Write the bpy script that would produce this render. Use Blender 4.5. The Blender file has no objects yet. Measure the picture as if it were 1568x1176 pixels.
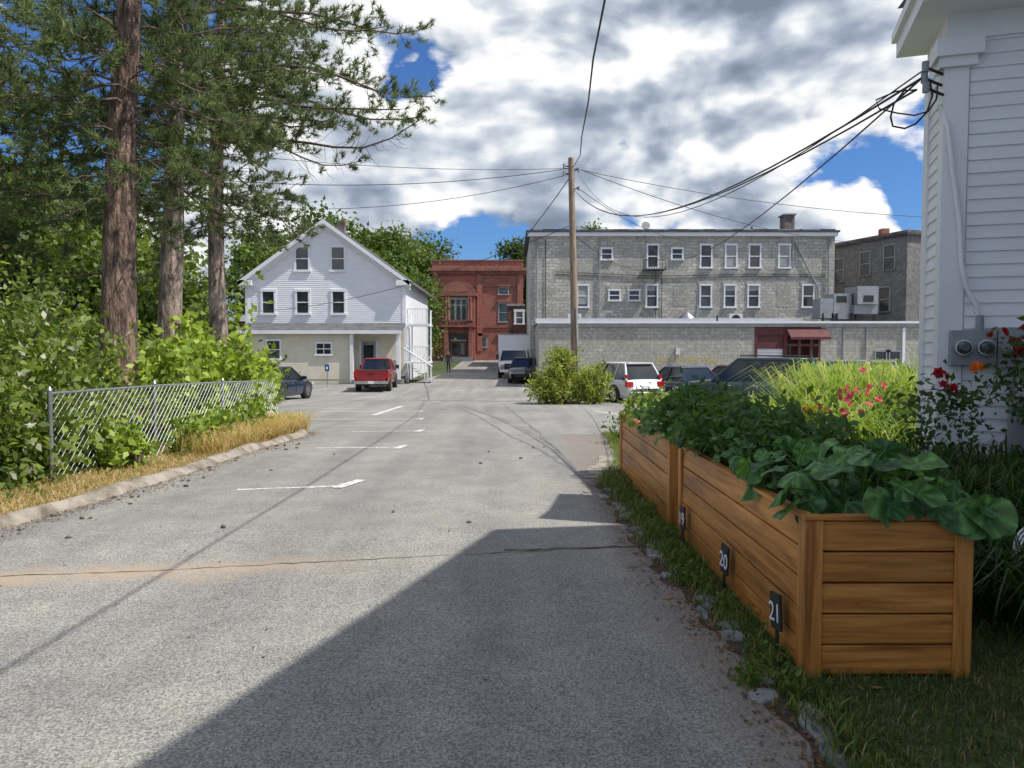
import bpy, math, random
import numpy as np
from mathutils import Vector, Matrix
R = random.Random(7)
NR = np.random.default_rng(11)
scene = bpy.context.scene
scene.view_settings.view_transform = 'Standard'
scene.view_settings.look = 'None'
scene.view_settings.exposure = 0

# ------------------------------------------------------------ ground profile
GY = [-80, 6, 12, 20, 30, 38, 46, 60, 72, 85, 110, 200, 3000]
GZ = [0, 0, -.06, -.3, -.62, -.85, -.74, -.45, -.22, .25, .35, .3, .3]
def gz(y): return float(np.interp(y, GY, GZ))

# ------------------------------------------------------------ materials
def newmat(name):
    m = bpy.data.materials.new(name); m.use_nodes = True
    nt = m.node_tree; b = nt.nodes['Principled BSDF']
    return m, nt, b
def coord(nt, scale=(1, 1, 1)):
    tc = nt.nodes.new('ShaderNodeTexCoord'); mp = nt.nodes.new('ShaderNodeMapping')
    mp.inputs['Scale'].default_value = scale
    nt.links.new(tc.outputs['Object'], mp.inputs[0]); return mp.outputs[0]
def noise(nt, vec, scale, detail=3, rough=.6, dist=0, out=0):
    n = nt.nodes.new('ShaderNodeTexNoise'); n.inputs['Scale'].default_value = scale
    n.inputs['Detail'].default_value = detail; n.inputs['Roughness'].default_value = rough
    n.inputs['Distortion'].default_value = dist
    nt.links.new(vec, n.inputs['Vector']); return n.outputs[out]
def ramp(nt, fac, stops):
    r = nt.nodes.new('ShaderNodeValToRGB'); e = r.color_ramp.elements
    while len(e) < len(stops): e.new(.5)
    for i, (p, c) in enumerate(stops):
        e[i].position = p; e[i].color = (*c, 1) if len(c) == 3 else c
    nt.links.new(fac, r.inputs[0]); return r.outputs[0]
def mix(nt, fac, a, b, mode='MIX'):
    m = nt.nodes.new('ShaderNodeMix'); m.data_type = 'RGBA'; m.blend_type = mode
    for sock, v in ((m.inputs[0], fac), (m.inputs[6], a), (m.inputs[7], b)):
        if isinstance(v, bpy.types.NodeSocket): nt.links.new(v, sock)
        elif isinstance(v, (int, float)): sock.default_value = v
        else: sock.default_value = (*v, 1)
    return m.outputs[2]
def mathnode(nt, op, a, b=None, clamp=False):
    n = nt.nodes.new('ShaderNodeMath'); n.operation = op; n.use_clamp = clamp
    for i, s in enumerate((a, b)):
        if s is None: continue
        if isinstance(s, (int, float)): n.inputs[i].default_value = s
        else: nt.links.new(s, n.inputs[i])
    return n.outputs[0]
def bump(nt, b, h, strength=.3, dist=.02):
    n = nt.nodes.new('ShaderNodeBump'); n.inputs['Strength'].default_value = strength
    n.inputs['Distance'].default_value = dist
    nt.links.new(h, n.inputs['Height']); nt.links.new(n.outputs[0], b.inputs['Normal'])
def pmat(name, c1, c2=None, scale=3, rough=.7, bs=0, bscale=40, metal=0, stretch=(1, 1, 1), lo=.35, hi=.65, coat=0, bd=.02, spec=.5):
    m, nt, b = newmat(name)
    if c2 is None: c2 = tuple(x * .86 for x in c1)
    v = coord(nt, stretch)
    n = noise(nt, v, scale)
    nt.links.new(ramp(nt, n, [(lo, c1), (hi, c2)]), b.inputs['Base Color'])
    b.inputs['Roughness'].default_value = rough; b.inputs['Metallic'].default_value = metal
    b.inputs['Coat Weight'].default_value = coat; b.inputs['Specular IOR Level'].default_value = spec
    if bs: bump(nt, b, noise(nt, v, bscale, 3), bs, bd)
    return m
def brickmat(name, c1, c2, mortar, row=.075, bw=.22, stain=(.5, .5, .5), bs=.4, msize=.01, rough=.85, stainamt=.5, warp=0):
    m, nt, b = newmat(name)
    tc = nt.nodes.new('ShaderNodeTexCoord'); sp = nt.nodes.new('ShaderNodeSeparateXYZ'); nt.links.new(tc.outputs['Object'], sp.inputs[0])
    ax = mathnode(nt, 'ADD', sp.outputs[0], sp.outputs[1]); az = sp.outputs[2]
    n2 = noise(nt, tc.outputs['Object'], 5, 4, .7)
    if warp:
        w1 = mathnode(nt, 'MULTIPLY', mathnode(nt, 'SUBTRACT', noise(nt, tc.outputs['Object'], 2.4, 2), .5), warp)
        az = mathnode(nt, 'ADD', az, w1); ax = mathnode(nt, 'ADD', ax, mathnode(nt, 'MULTIPLY', w1, 1.7))
    cb = nt.nodes.new('ShaderNodeCombineXYZ'); nt.links.new(ax, cb.inputs[0]); nt.links.new(az, cb.inputs[1])
    br = nt.nodes.new('ShaderNodeTexBrick'); nt.links.new(cb.outputs[0], br.inputs['Vector'])
    br.inputs['Scale'].default_value = 1; br.inputs['Brick Width'].default_value = bw; br.inputs['Row Height'].default_value = row
    br.inputs['Mortar Size'].default_value = msize; br.inputs['Mortar Smooth'].default_value = .3
    br.inputs['Color1'].default_value = (*c1, 1); br.inputs['Color2'].default_value = (*c2, 1); br.inputs['Mortar'].default_value = (*mortar, 1)
    n = noise(nt, tc.outputs['Object'], .5, 5, .65)
    c = mix(nt, ramp(nt, n, [(.38, (0, 0, 0)), (.65, (stainamt,) * 3)]), br.outputs[0], stain)
    c = mix(nt, .8, c, ramp(nt, n2, [(.3, (.55, .55, .55)), (.7, (1.35, 1.35, 1.32))]), 'MULTIPLY')
    nt.links.new(c, b.inputs['Base Color']); b.inputs['Roughness'].default_value = rough
    bump(nt, b, br.outputs[1], -bs, .03)
    return m
def leafmat(name, trans=.35, rough=.5, crinkle=0):
    m, nt, b = newmat(name)
    at = nt.nodes.new('ShaderNodeAttribute'); at.attribute_name = 'Col'; col = at.outputs['Color']
    if crinkle:
        n = noise(nt, coord(nt), 45, 3, .6); col = mix(nt, .8, col, ramp(nt, n, [(.3, (.6, .62, .6)), (.7, (1.35, 1.3, 1.3))]), 'MULTIPLY'); bump(nt, b, n, .7, .006)
    nt.links.new(col, b.inputs['Base Color']); b.inputs['Roughness'].default_value = rough
    b.inputs['Specular IOR Level'].default_value = .35
    t = nt.nodes.new('ShaderNodeBsdfTranslucent')
    nt.links.new(mix(nt, 1, col, (1.6, 1.65, .8), 'MULTIPLY'), t.inputs[0])
    ms = nt.nodes.new('ShaderNodeMixShader'); ms.inputs[0].default_value = trans
    nt.links.new(b.outputs[0], ms.inputs[1]); nt.links.new(t.outputs[0], ms.inputs[2])
    nt.links.new(ms.outputs[0], nt.nodes['Material Output'].inputs[0])
    return m
M = {}
M['leaf'] = leafmat('leaf'); M['petal'] = leafmat('petal', .4, .6); M['bigleaf'] = leafmat('broad_leaf', .3, .45, 1)
def needlemat():
    m, nt, b = newmat('needle'); at = nt.nodes.new('ShaderNodeAttribute'); at.attribute_name = 'Col'
    d = nt.nodes.new('ShaderNodeBsdfDiffuse'); nt.links.new(at.outputs['Color'], d.inputs[0]); t = nt.nodes.new('ShaderNodeBsdfTranslucent'); nt.links.new(at.outputs['Color'], t.inputs[0])
    ms = nt.nodes.new('ShaderNodeMixShader'); ms.inputs[0].default_value = .3; nt.links.new(d.outputs[0], ms.inputs[1]); nt.links.new(t.outputs[0], ms.inputs[2])
    nt.links.new(ms.outputs[0], nt.nodes['Material Output'].inputs[0]); nt.nodes.remove(b); return m
M['needle'] = needlemat()
M['bark'] = pmat('pine_bark', (.34, .22, .165), (.085, .058, .046), 5, .95, 1, 9, stretch=(2.2, 2.2, .5), bd=.10, lo=.38, hi=.6)
M['bark2'] = pmat('pine_bark_pale', (.54, .42, .35), (.17, .125, .10), 4, .95, 1, 9, stretch=(2.2, 2.2, .5), bd=.08, lo=.38, hi=.62)
M['twig'] = pmat('twig', (.17, .125, .10), (.08, .06, .05), 9, .9)
M['white'] = pmat('white_paint', (.81, .82, .84), (.75, .76, .79), 1.2, .55, .05, 30)
M['whitewall'] = pmat('white_clapboard_paint', (.84, .85, .88), (.77, .78, .82), .9, .6, .08, 18, stretch=(1, 1, 6))
M['cream'] = pmat('cream_paint', (.76, .72, .59), (.67, .63, .51), 1.5, .6, .05)
M['glass'] = pmat('window_glass', (.02, .026, .032), (.06, .07, .08), .8, .06, spec=.8)
M['carglass'] = pmat('car_glass', (.012, .016, .02), (.02, .025, .03), 1, .04, spec=.9)
M['blind'] = pmat('window_blind', (.36, .37, .36), (.28, .29, .29), 3, .6)
M['roof'] = pmat('roof_shingle', (.14, .14, .145), (.08, .08, .085), 2, .9, .3, 30)
M['darkroof'] = pmat('roof_tar', (.09, .09, .095), (.05, .05, .05), 2, .9)
M['metal'] = pmat('galvanised_metal', (.45, .46, .47), (.33, .34, .35), 8, .4, metal=.8)
M['greymetal'] = pmat('grey_painted_metal', (.33, .35, .37), (.24, .26, .28), 3, .5)
M['black'] = pmat('black_plastic', (.02, .02, .022), (.03, .03, .03), 5, .5)
M['rubber'] = pmat('tyre_rubber', (.025, .025, .025), (.035, .034, .032), 8, .85)
M['rim'] = pmat('wheel_rim', (.5, .5, .52), (.35, .35, .37), 6, .3, metal=.9)
M['lampred'] = pmat('tail_lamp_red', (.5, .02, .02), (.3, .01, .01), 8, .15)
M['lampclear'] = pmat('lamp_clear', (.7, .7, .72), (.5, .5, .52), 8, .1)
M['chrome'] = pmat('chrome', (.7, .7, .72), (.6, .6, .6), 3, .15, metal=1)
M['polewood'] = pmat('weathered_pole_wood', (.38, .29, .21), (.19, .14, .105), 4, .9, .5, 20, stretch=(4, 4, .4))
M['cable'] = pmat('cable_black', (.02, .02, .022), (.03, .03, .03), 5, .6)
M['stone'] = pmat('edging_stone', (.27, .285, .295), (.11, .12, .125), 6, .85, .6, 25)
M['kerb'] = pmat('kerb_granite', (.36, .32, .27), (.14, .115, .085), 3.5, .95, .7, 30, lo=.38, hi=.66)
M['soil'] = pmat('soil', (.09, .065, .045), (.04, .03, .02), 12, .95, .6, 30)
M['brown'] = pmat('brown_wood', (.16, .07, .05), (.10, .045, .035), 3, .7)
M['maroon'] = pmat('maroon_paint', (.13, .035, .035), (.09, .025, .025), 2, .7)
M['yellowpaint'] = pmat('yellow_paint', (.6, .44, .06), (.42, .32, .08), 6, .7)
M['brick'] = brickmat('red_brick', (.43, .15, .105), (.33, .11, .08), (.31, .18, .15), .16, .5, (.24, .10, .08), msize=.012)
M['brownstone'] = pmat('terracotta_trim', (.33, .135, .10), (.22, .085, .067), 1.5, .8, .2)
M['greybrick'] = brickmat('weathered_whitewashed_stone', (.66, .63, .56), (.45, .44, .40), (.36, .35, .33), .21, .50, (.30, .29, .265), .7, .026, stainamt=.75, warp=.22)
M['greybrick2'] = brickmat('grey_brick', (.27, .26, .255), (.2, .195, .19), (.17, .165, .16), .12, .34, (.13, .125, .12), .5, .015)
M['block'] = brickmat('painted_concrete_block', (.48, .465, .41), (.40, .39, .35), (.28, .275, .25), .2, .4, (.30, .29, .26), .3, .012, stainamt=.6)
M['darkbrick'] = brickmat('chimney_brick', (.12, .05, .04), (.09, .04, .035), (.12, .1, .09), .08, .2)

def woodmat(name, axis):
    m, nt, b = newmat(name)
    st = [14, 14, 14]; st[axis] = .9
    v = coord(nt, tuple(st))
    n = noise(nt, v, 1.5, 5, .65, .8)
    v2 = coord(nt, tuple(7 if i != axis else 1.1 for i in range(3)))
    n2 = noise(nt, v2, .55, 3, .5)
    c = ramp(nt, n, [(.3, (.28, .10, .022)), (.5, (.54, .235, .055)), (.7, (.70, .345, .095))])
    c = mix(nt, 1, c, ramp(nt, n2, [(.3, (.55, .5, .45)), (.7, (1.26, 1.2, 1.12))]), 'MULTIPLY')
    nt.links.new(c, b.inputs['Base Color']); b.inputs['Roughness'].default_value = .45
    bump(nt, b, n, .3, .004); return m
M['woodx'] = woodmat('stained_cedar_x', 0); M['woody'] = woodmat('stained_cedar_y', 1); M['woodz'] = woodmat('stained_cedar_z', 2)

def asphalt():
    m, nt, b = newmat('old_asphalt')
    v = coord(nt)
    big = noise(nt, v, .22, 4, .6); mid = noise(nt, v, 2.2, 4, .7); fine = noise(nt, v, 85, 2, .8)
    c = ramp(nt, big, [(.3, (.218, .214, .204)), (.7, (.305, .297, .278))])
    c = mix(nt, .8, c, ramp(nt, mid, [(.3, (.76, .76, .77)), (.7, (1.15, 1.14, 1.11))]), 'MULTIPLY')
    c = mix(nt, 1, c, ramp(nt, fine, [(.34, (.42, .42, .43)), (.5, (1, 1, 1)), (.66, (1.65, 1.6, 1.52))]), 'MULTIPLY')
    vo = nt.nodes.new('ShaderNodeTexVoronoi'); vo.inputs['Scale'].default_value = 34; nt.links.new(v, vo.inputs['Vector'])
    c = mix(nt, ramp(nt, vo.outputs[0], [(.10, (.6,) * 3), (.20, (0, 0, 0))]), c, (.50, .49, .46))
    vs = coord(nt, (1.6, .12, 1)); st = noise(nt, vs, 1.0, 2, .5)
    c = mix(nt, .7, c, ramp(nt, st, [(.35, (.78, .78, .80)), (.6, (1.08, 1.08, 1.06))]), 'MULTIPLY')
    sp = nt.nodes.new('ShaderNodeSeparateXYZ'); nt.links.new(v, sp.inputs[0])
    mth = lambda op, a, bb=None: mathnode(nt, op, a, bb)
    d = mth('ABSOLUTE', mth('SUBTRACT', mth('SUBTRACT', sp.outputs[1], mth('MULTIPLY', sp.outputs[0], .15)), 5.55))
    d = mth('ADD', d, mth('MULTIPLY', mth('SUBTRACT', mid, .5), .9))
    side = mth('SUBTRACT', 1.2, mth('ADD', sp.outputs[0], 2.2))
    band = mth('MULTIPLY', ramp(nt, d, [(.0, (1, 1, 1)), (.30, (0, 0, 0))]), ramp(nt, side, [(.0, (.1,) * 3), (1, (.75,) * 3)]))
    c = mix(nt, band, c, (.42, .32, .23))
    e = mth('ADD', mth('SUBTRACT', sp.outputs[0], .75), mth('MULTIPLY', mth('SUBTRACT', mid, .5), .8))
    near = mth('LESS_THAN', sp.outputs[1], 15.0)
    c = mix(nt, mth('MULTIPLY', ramp(nt, e, [(.0, (0, 0, 0)), (.3, (.55,) * 3)]), near), c, (.17, .13, .10))
    nt.links.new(c, b.inputs['Base Color']); b.inputs['Roughness'].default_value = .9
    bump(nt, b, fine, .6, .012); return m
def groundmat():
    m, nt, b = newmat('grass_ground'); v = coord(nt)
    n = noise(nt, v, .8, 5, .7); f = noise(nt, v, 30, 2, .7)
    c = ramp(nt, n, [(.3, (.035, .06, .015)), (.6, (.07, .09, .03)), (.75, (.12, .1, .05))])
    c = mix(nt, .8, c, ramp(nt, f, [(.3, (.4, .4, .4)), (.7, (1.4, 1.4, 1.3))]), 'MULTIPLY')
    nt.links.new(c, b.inputs['Base Color']); b.inputs['Roughness'].default_value = .95; bump(nt, b, f, .8, .03); return m
M['asphalt'] = asphalt(); M['ground'] = groundmat()
M['dryground'] = pmat('dry_verge', (.36, .26, .14), (.12, .09, .045), 4, .95, .6, 40)
def paintmark():
    m, nt, b = newmat('worn_road_paint'); v = coord(nt); n = noise(nt, v, 14, 4, .8)
    nt.links.new(ramp(nt, n, [(.40, (.25, .25, .24)), (.48, (.64, .64, .62)), (.7, (.8, .8, .78))]), b.inputs['Base Color'])
    b.inputs['Roughness'].default_value = .8; return m
M['mark'] = paintmark()
M['tar'] = pmat('tar_seam', (.12, .12, .12), (.20, .195, .185), 6, .8)
M['tan'] = pmat('crack_weeds', (.2, .17, .09), (.09, .08, .05), 12, .95)

# ------------------------------------------------------------ mesh helpers
def link(o, parent=None):
    scene.collection.objects.link(o)
    if parent: o.parent = parent
    return o
def mesh_np(name, V, F, mat, col=None, parent=None, smooth=False):
    V = np.asarray(V, dtype=np.float32).reshape(-1, 3); F = np.asarray(F, dtype=np.int32)
    k = F.shape[1]; me = bpy.data.meshes.new(name)
    me.vertices.add(len(V)); me.vertices.foreach_set('co', V.ravel())
    me.loops.add(F.size); me.loops.foreach_set('vertex_index', F.ravel())
    me.polygons.add(len(F)); me.polygons.foreach_set('loop_start', np.arange(0, F.size, k, dtype=np.int32))
    me.polygons.foreach_set('loop_total', np.full(len(F), k, dtype=np.int32))
    if smooth: me.polygons.foreach_set('use_smooth', np.ones(len(F), dtype=bool))
    me.update(calc_edges=True)
    if col is not None:
        a = me.color_attributes.new('Col', 'FLOAT_COLOR', 'POINT')
        C = np.ones((len(V), 4), dtype=np.float32); C[:, :3] = col; a.data.foreach_set('color', C.ravel())
    me.materials.append(mat)
    return link(bpy.data.objects.new(name, me), parent)
class Grp:
    def __init__(s, name, loc=(0, 0, 0), rot=0):
        s.e = bpy.data.objects.new(name, None); s.e.location = loc; s.e.rotation_euler = (0, 0, rot); s.e.empty_display_size = .3
        link(s.e); s.p = {}
    def part(s, n): return s.p.setdefault(n, ([], [], [], [], []))
    def add(s, part, mat, vs, fs, smooth=False):
        V, F, MI, MS, SM = s.part(part)
        if mat not in MS: MS.append(mat)
        o = len(V); V.extend([tuple(v) for v in vs]); mi = MS.index(mat)
        for f in fs: F.append(tuple(i + o for i in f)); MI.append(mi); SM.append(smooth)
    def box(s, part, mat, x0, x1, y0, y1, z0, z1):
        vs = [(x0, y0, z0), (x1, y0, z0), (x1, y1, z0), (x0, y1, z0), (x0, y0, z1), (x1, y0, z1), (x1, y1, z1), (x0, y1, z1)]
        s.add(part, mat, vs, [(0, 3, 2, 1), (4, 5, 6, 7), (0, 1, 5, 4), (1, 2, 6, 5), (2, 3, 7, 6), (3, 0, 4, 7)])
    def prism(s, part, mat, pts, z0, z1):
        n = len(pts); vs = [(x, y, z0) for x, y in pts] + [(x, y, z1) for x, y in pts]
        s.add(part, mat, vs, [tuple(range(n))[::-1], tuple(range(n, 2 * n))] + [(i, (i + 1) % n, n + (i + 1) % n, n + i) for i in range(n)])
    def tube(s, part, mat, pts, r, n=8, smooth=True, caps=True):
        pts = [Vector(p) for p in pts]
        rs = r if isinstance(r, (list, tuple)) else [r] * len(pts)
        vs = []; up = Vector((0, 0, 1)); ref = None
        for i, p in enumerate(pts):
            d = (pts[min(i + 1, len(pts) - 1)] - pts[max(i - 1, 0)]).normalized()
            if ref is None: ref = Vector((1, 0, 0)) if abs(d.z) > .8 else up
            a = d.cross(ref).normalized(); b = a.cross(d).normalized()
            for j in range(n):
                t = 2 * math.pi * j / n; vs.append(p + a * math.cos(t) * rs[i] + b * math.sin(t) * rs[i])
        fs = [(i * n + j, i * n + (j + 1) % n, (i + 1) * n + (j + 1) % n, (i + 1) * n + j) for i in range(len(pts) - 1) for j in range(n)]
        s.add(part, mat, vs, fs, smooth)
        if caps:
            s.add(part, mat, vs[:n], [tuple(range(n))[::-1]]); s.add(part, mat, vs[-n:], [tuple(range(n))])
    def done(s):
        for n, (V, F, MI, MS, SM) in s.p.items():
            me = bpy.data.meshes.new(n); me.from_pydata(V, [], F)
            for m in MS: me.materials.append(M[m] if isinstance(m, str) else m)
            me.polygons.foreach_set('material_index', MI); me.polygons.foreach_set('use_smooth', SM); me.update()
            link(bpy.data.objects.new(n, me), s.e)
        return s.e
def grp_on(e):
    g = Grp.__new__(Grp); g.e = e; g.p = {}; return g

# ------------------------------------------------------------ foliage helpers
def unit(a): return a / (np.linalg.norm(a, axis=-1, keepdims=True) + 1e-9)
def cloud(c, r, nsub, subr, per, pal, shell=.5):
    c = np.array(c, float); r = np.array(r, float)
    d = unit(NR.normal(size=(nsub, 3))); rad = NR.uniform(shell, 1.12, (nsub, 1))
    sc = c + d * rad * r
    P = sc[:, None, :] + NR.normal(size=(nsub, per, 3)) * subr * .5 * NR.uniform(.6, 1.3, (nsub, 1, 1))
    B = unit(P - c + np.array([0, 0, r[2] * .5]))
    pal = np.array(pal); w = NR.uniform(0, 1, (nsub, 1, 1)) * .7 + NR.uniform(0, 1, (nsub, per, 1)) * .3
    col = pal[0] * (1 - w) + pal[1] * w
    if len(pal) > 2:
        k = NR.uniform(size=(nsub, per, 1)) < .06; col = np.where(k, pal[2], col)
    return P.reshape(-1, 3), B.reshape(-1, 3), col.reshape(-1, 3)
def leafmesh(name, clouds, size, asp, parent, mat='leaf', bias=.6):
    P = np.concatenate([c[0] for c in clouds]); B = np.concatenate([c[1] for c in clouds]); C = np.concatenate([c[2] for c in clouds])
    n = len(P); N = unit(NR.normal(size=(n, 3)) * .8 + B * bias); a = NR.normal(size=(n, 3))
    T = unit(np.cross(N, a)); Bt = np.cross(N, T); L = (size * NR.uniform(.6, 1.35, (n, 1)))
    V = np.stack([P, P + T * L * .45 + Bt * L * asp * .5 + N * L * .1, P + T * L - N * L * .08, P + T * L * .45 - Bt * L * asp * .5 + N * L * .1], 1)
    F = np.arange(4 * n).reshape(n, 4)
    return mesh_np(name, V.reshape(-1, 3), F, M[mat], np.repeat(C, 4, 0), parent)
def blades(name, P, L, w, lean, pal, parent=None, mat='leaf'):
    n = len(P); P = np.asarray(P); th = NR.uniform(0, 2 * math.pi, n)
    D = np.stack([np.cos(th), np.sin(th), np.zeros(n)], 1); S = np.stack([-np.sin(th + NR.normal(size=n) * .6), np.cos(th), np.zeros(n)], 1)
    L = (np.asarray(L) * NR.uniform(.55, 1.2, n))[:, None]; ln = (lean * NR.uniform(.2, 1.3, n))[:, None]; up = np.array([0, 0, 1.])
    m1 = P + up * L * .55 + D * L * ln * .3; m2 = P + up * L * (.95 - ln * .15) + D * L * ln * .75; tip = P + up * L * (1.0 - ln * .5) + D * L * ln * 1.2
    V = np.stack([P - S * w, P + S * w, m1 - S * w * .9, m1 + S * w * .9, m2 - S * w * .5, m2 + S * w * .5, tip], 1).reshape(-1, 3)
    base = np.arange(n)[:, None] * 7
    F = np.concatenate([base + np.array(t) for t in ([0, 1, 3], [0, 3, 2], [2, 3, 5], [2, 5, 4], [4, 5, 6])])
    pal = np.array(pal); k = NR.uniform(0, 1, (n, 1)); C = pal[0] * (1 - k) + pal[1] * k
    if len(pal) > 2: C = np.where(NR.uniform(size=(n, 1)) < .15, pal[2], C)
    return mesh_np(name, V, F, M[mat], np.repeat(C, 7, 0), parent)

GREEN = [(.05, .09, .022), (.21, .28, .06)]
GREENL = [(.10, .16, .03), (.32, .40, .08)]

# ------------------------------------------------------------ ground & roads
def sheet(name, rows, mat, dz):
    V = []; F = []; n = 9
    for y, a, b in rows:
        for i in range(n): V.append((a + (b - a) * i / (n - 1), y, gz(y) + dz))
    for j in range(len(rows) - 1):
        for i in range(n - 1): F.append((j * n + i, j * n + i + 1, (j + 1) * n + i + 1, (j + 1) * n + i))
    return mesh_np(name, V, F, M[mat])
ys = sorted(set(GY + [-30, 0, 3, 5, 7, 8, 9, 10, 11, 14.5, 15, 15.5, 16, 16.5, 17, 18, 24, 34, 42, 48, 54, 66, 78, 95, 97]))
sheet('ground', [(y, -1500, 1500) for y in ys], 'ground', 0)
def lb(y):
    return float(np.interp(y, [-80, 0, 6, 9, 14.8, 15.6, 16.2, 16.6, 47.5, 48, 60, 90, 97], [-4.9, -4.7, -4.45, -4.15, -4.0, -4.3, -5.2, -34, -34, -6.6, -5.5, -5.5, -60]))
def rb(y):
    b = float(np.interp(y, [-80, 2.5, 4, 5.5, 8.5, 9.3, 10.5, 12.5, 15.4, 16, 44.9, 45.1, 90, 97], [1.2, 1.12, 1.12, .98, .96, 1.15, 1.5, 1.7, 1.9, 45, 45, 1.4, 1.4, 60]))
    if 1 < y < 15: b += .03 * math.sin(y * 7.1) + .025 * math.sin(y * 17.3 + 1) + .015 * math.sin(y * 41)
    return b
yr = sorted(set([y for y in ys if -40 <= y <= 97] + [-40, 47.5, 44.9, 45.1, 14.8, 15.6, 16.2, 16.6, 15.4, 46, 90, 60] + [1 + i * .1 for i in range(142)]))
sheet('asphalt_road', [(y, lb(y), rb(y)) for y in yr], 'asphalt', .008)
sheet('dry_grass_verge', [(y, -5.6, lb(y) + .02) for y in [3, 5, 6, 7, 8, 9, 10, 11, 12, 14.5, 14.8, 15.2, 15.6, 16.0]], 'dryground', .004)
sheet('bare_soil_edge', [(y, rb(y) - .02, rb(y) + .17 + .06 * math.sin(y * 3.3)) for y in [1 + i * .1 for i in range(80)]], 'soil', .004)
k = Grp('kerb')
pts = [(lb(y), y) for y in [2 + .35 * i for i in range(37)] + [15.3, 15.7, 16.0]] + [(-5.6, 16.35), (-8, 16.5)]
prof = [(-.20, 0), (-.17, .05), (-.11, .085), (-.03, .08), (.02, .035), (.05, 0)]
V = []; F = []
for i, (x, y) in enumerate(pts):
    a = Vector(pts[max(i - 1, 0)]); b_ = Vector(pts[min(i + 1, len(pts) - 1)]); d = (b_ - a).normalized(); nrm = Vector((d.y, -d.x))
    for o, h in prof:
        V.append((x + nrm.x * o + R.uniform(-.02, .02), y + nrm.y * o, gz(y) + h * (1 + R.uniform(-.35, .25)) + .004))
for i in range(len(pts) - 1):
    for j in range(5): F.append((i * 6 + j, i * 6 + j + 1, (i + 1) * 6 + j + 1, (i + 1) * 6 + j))
k.add('kerb_stones', 'kerb', V, F, True); k.done()

def strip(name, pts, w, mat, dz=.012, jit=0, seg=.3):
    P = []
    for (x0, y0), (x1, y1) in zip(pts[:-1], pts[1:]):
        n = max(1, int(math.hypot(x1 - x0, y1 - y0) / seg))
        for i in range(n): P.append((x0 + (x1 - x0) * i / n, y0 + (y1 - y0) * i / n))
    P.append(pts[-1]); V = []; F = []
    for i, (x, y) in enumerate(P):
        a = P[max(i - 1, 0)]; b = P[min(i + 1, len(P) - 1)]; dx, dy = b[0] - a[0], b[1] - a[1]; l = math.hypot(dx, dy)
        jx, jy = R.uniform(-jit, jit), R.uniform(-jit, jit); ww = w * (1 + (R.uniform(-.5, .5) if jit else 0))
        for s in (-.5, .5):
            X, Y = x - dy / l * ww * s + jx, y + dx / l * ww * s + jy; V.append((X, Y, gz(Y) + dz))
    for i in range(len(P) - 1): F.append((2 * i, 2 * i + 1, 2 * i + 3, 2 * i + 2))
    return mesh_np(name, V, F, M[mat])
strip('parking_line', [(-3.05, 8.35), (-1.95, 8.6)], .07, 'mark', .012, .004, .1)
strip('parking_line', [(-1.98, 8.45), (-1.80, 9.0)], .13, 'mark', .016)
for yy, xa, xb in [(12.2, -3.2, -1.85), (15.6, -3.3, -1.95), (19.6, -5.6, -2.4), (23.5, -6, -2.9)]:
    strip('parking_line', [(xa, yy), (xb, yy + .15)], .10, 'mark'); strip('parking_line', [(xb, yy - .1), (xb + .05, yy + .45)], .12, 'mark', .016)
strip('parking_line', [(-3.95, 21.5), (-4.0, 27.5)], .16, 'mark')
for xx in (2.6, 5.4, 8.2, 11):
    strip('parking_line', [(xx + 1.2, 18.5), (xx, 24)], .11, 'mark')
strip('asphalt_seam', [(-4.4, 4.95), (-2.5, 5.2), (-1, 5.5), (.98, 5.85)], .010, 'tan', .012, .014, .07)
strip('asphalt_seam', [(-.05, 5.72), (.98, 5.86)], .03, 'tan', .016, .02, .06)
for c in ([(-4, 33), (-1.8, 26), (-.8, 20), (-.1, 15), (.6, 11), (.95, 8.6)], [(-.9, 42), (-2.4, 32), (-3.6, 26), (-2.0, 24.5), (2.6, 24)], [(-2.3, 58), (-2.2, 48), (-1.3, 42), (-1.6, 35)], [(-.4, 30), (.1, 22), (.5, 16), (.75, 11.5)]):
    strip('asphalt_crack', c, .05, 'tar', .011, .03, .4)
strip('concrete_patch', [(1.12, 9.1), (1.42, 11.3)], .35, 'kerb', .018, .03)

g = Grp('scattered_pine_cones')
for i in range(40):
    y = R.uniform(6.0, 13); x = lb(y) + .1 + abs(R.gauss(0, .35))
    if R.random() < .15: x = R.uniform(-3.0, .6)
    s = R.uniform(.010, .019); z = gz(y) + .008; a = R.uniform(0, 3)
    dx, dy = math.cos(a) * s * 2, math.sin(a) * s * 2
    g.tube('cones', 'twig', [(x - dx, y - dy, z + s * .5), (x - dx * .4, y - dy * .4, z + s * .8), (x + dx * .3, y + dy * .3, z + s * .7), (x + dx, y + dy, z + s * .5)], [s * .3, s, s * .8, s * .15], 6)
g.done()
def litter(name, xy, size, pal):
    n = len(xy); P = np.array([(x, y, gz(y) + .014) for x, y in xy]); th = NR.uniform(0, 6.28, n); L = size * NR.uniform(.4, 1.3, n)
    T = np.stack([np.cos(th) * L, np.sin(th) * L, NR.uniform(0, .3, n) * L], 1); S = np.stack([-np.sin(th) * L, np.cos(th) * L, NR.uniform(-.15, .25, n) * L], 1) * .3
    V = np.stack([P, P + T * .5 + S, P + T, P + T * .5 - S], 1).reshape(-1, 3); pal = np.array(pal); k = NR.uniform(0, 1, (n, 1))
    return mesh_np(name, V, np.arange(4 * n).reshape(n, 4), M['leaf'], np.repeat(pal[0] * (1 - k) + pal[1] * k, 4, 0))
LP = [(.08, .045, .025), (.30, .17, .08)]
lit_ = []
for i in range(3600):
    y = R.uniform(4.5, 15.5); lit_.append((lb(y) + .02 + abs(R.gauss(0, .16)), y))
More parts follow.
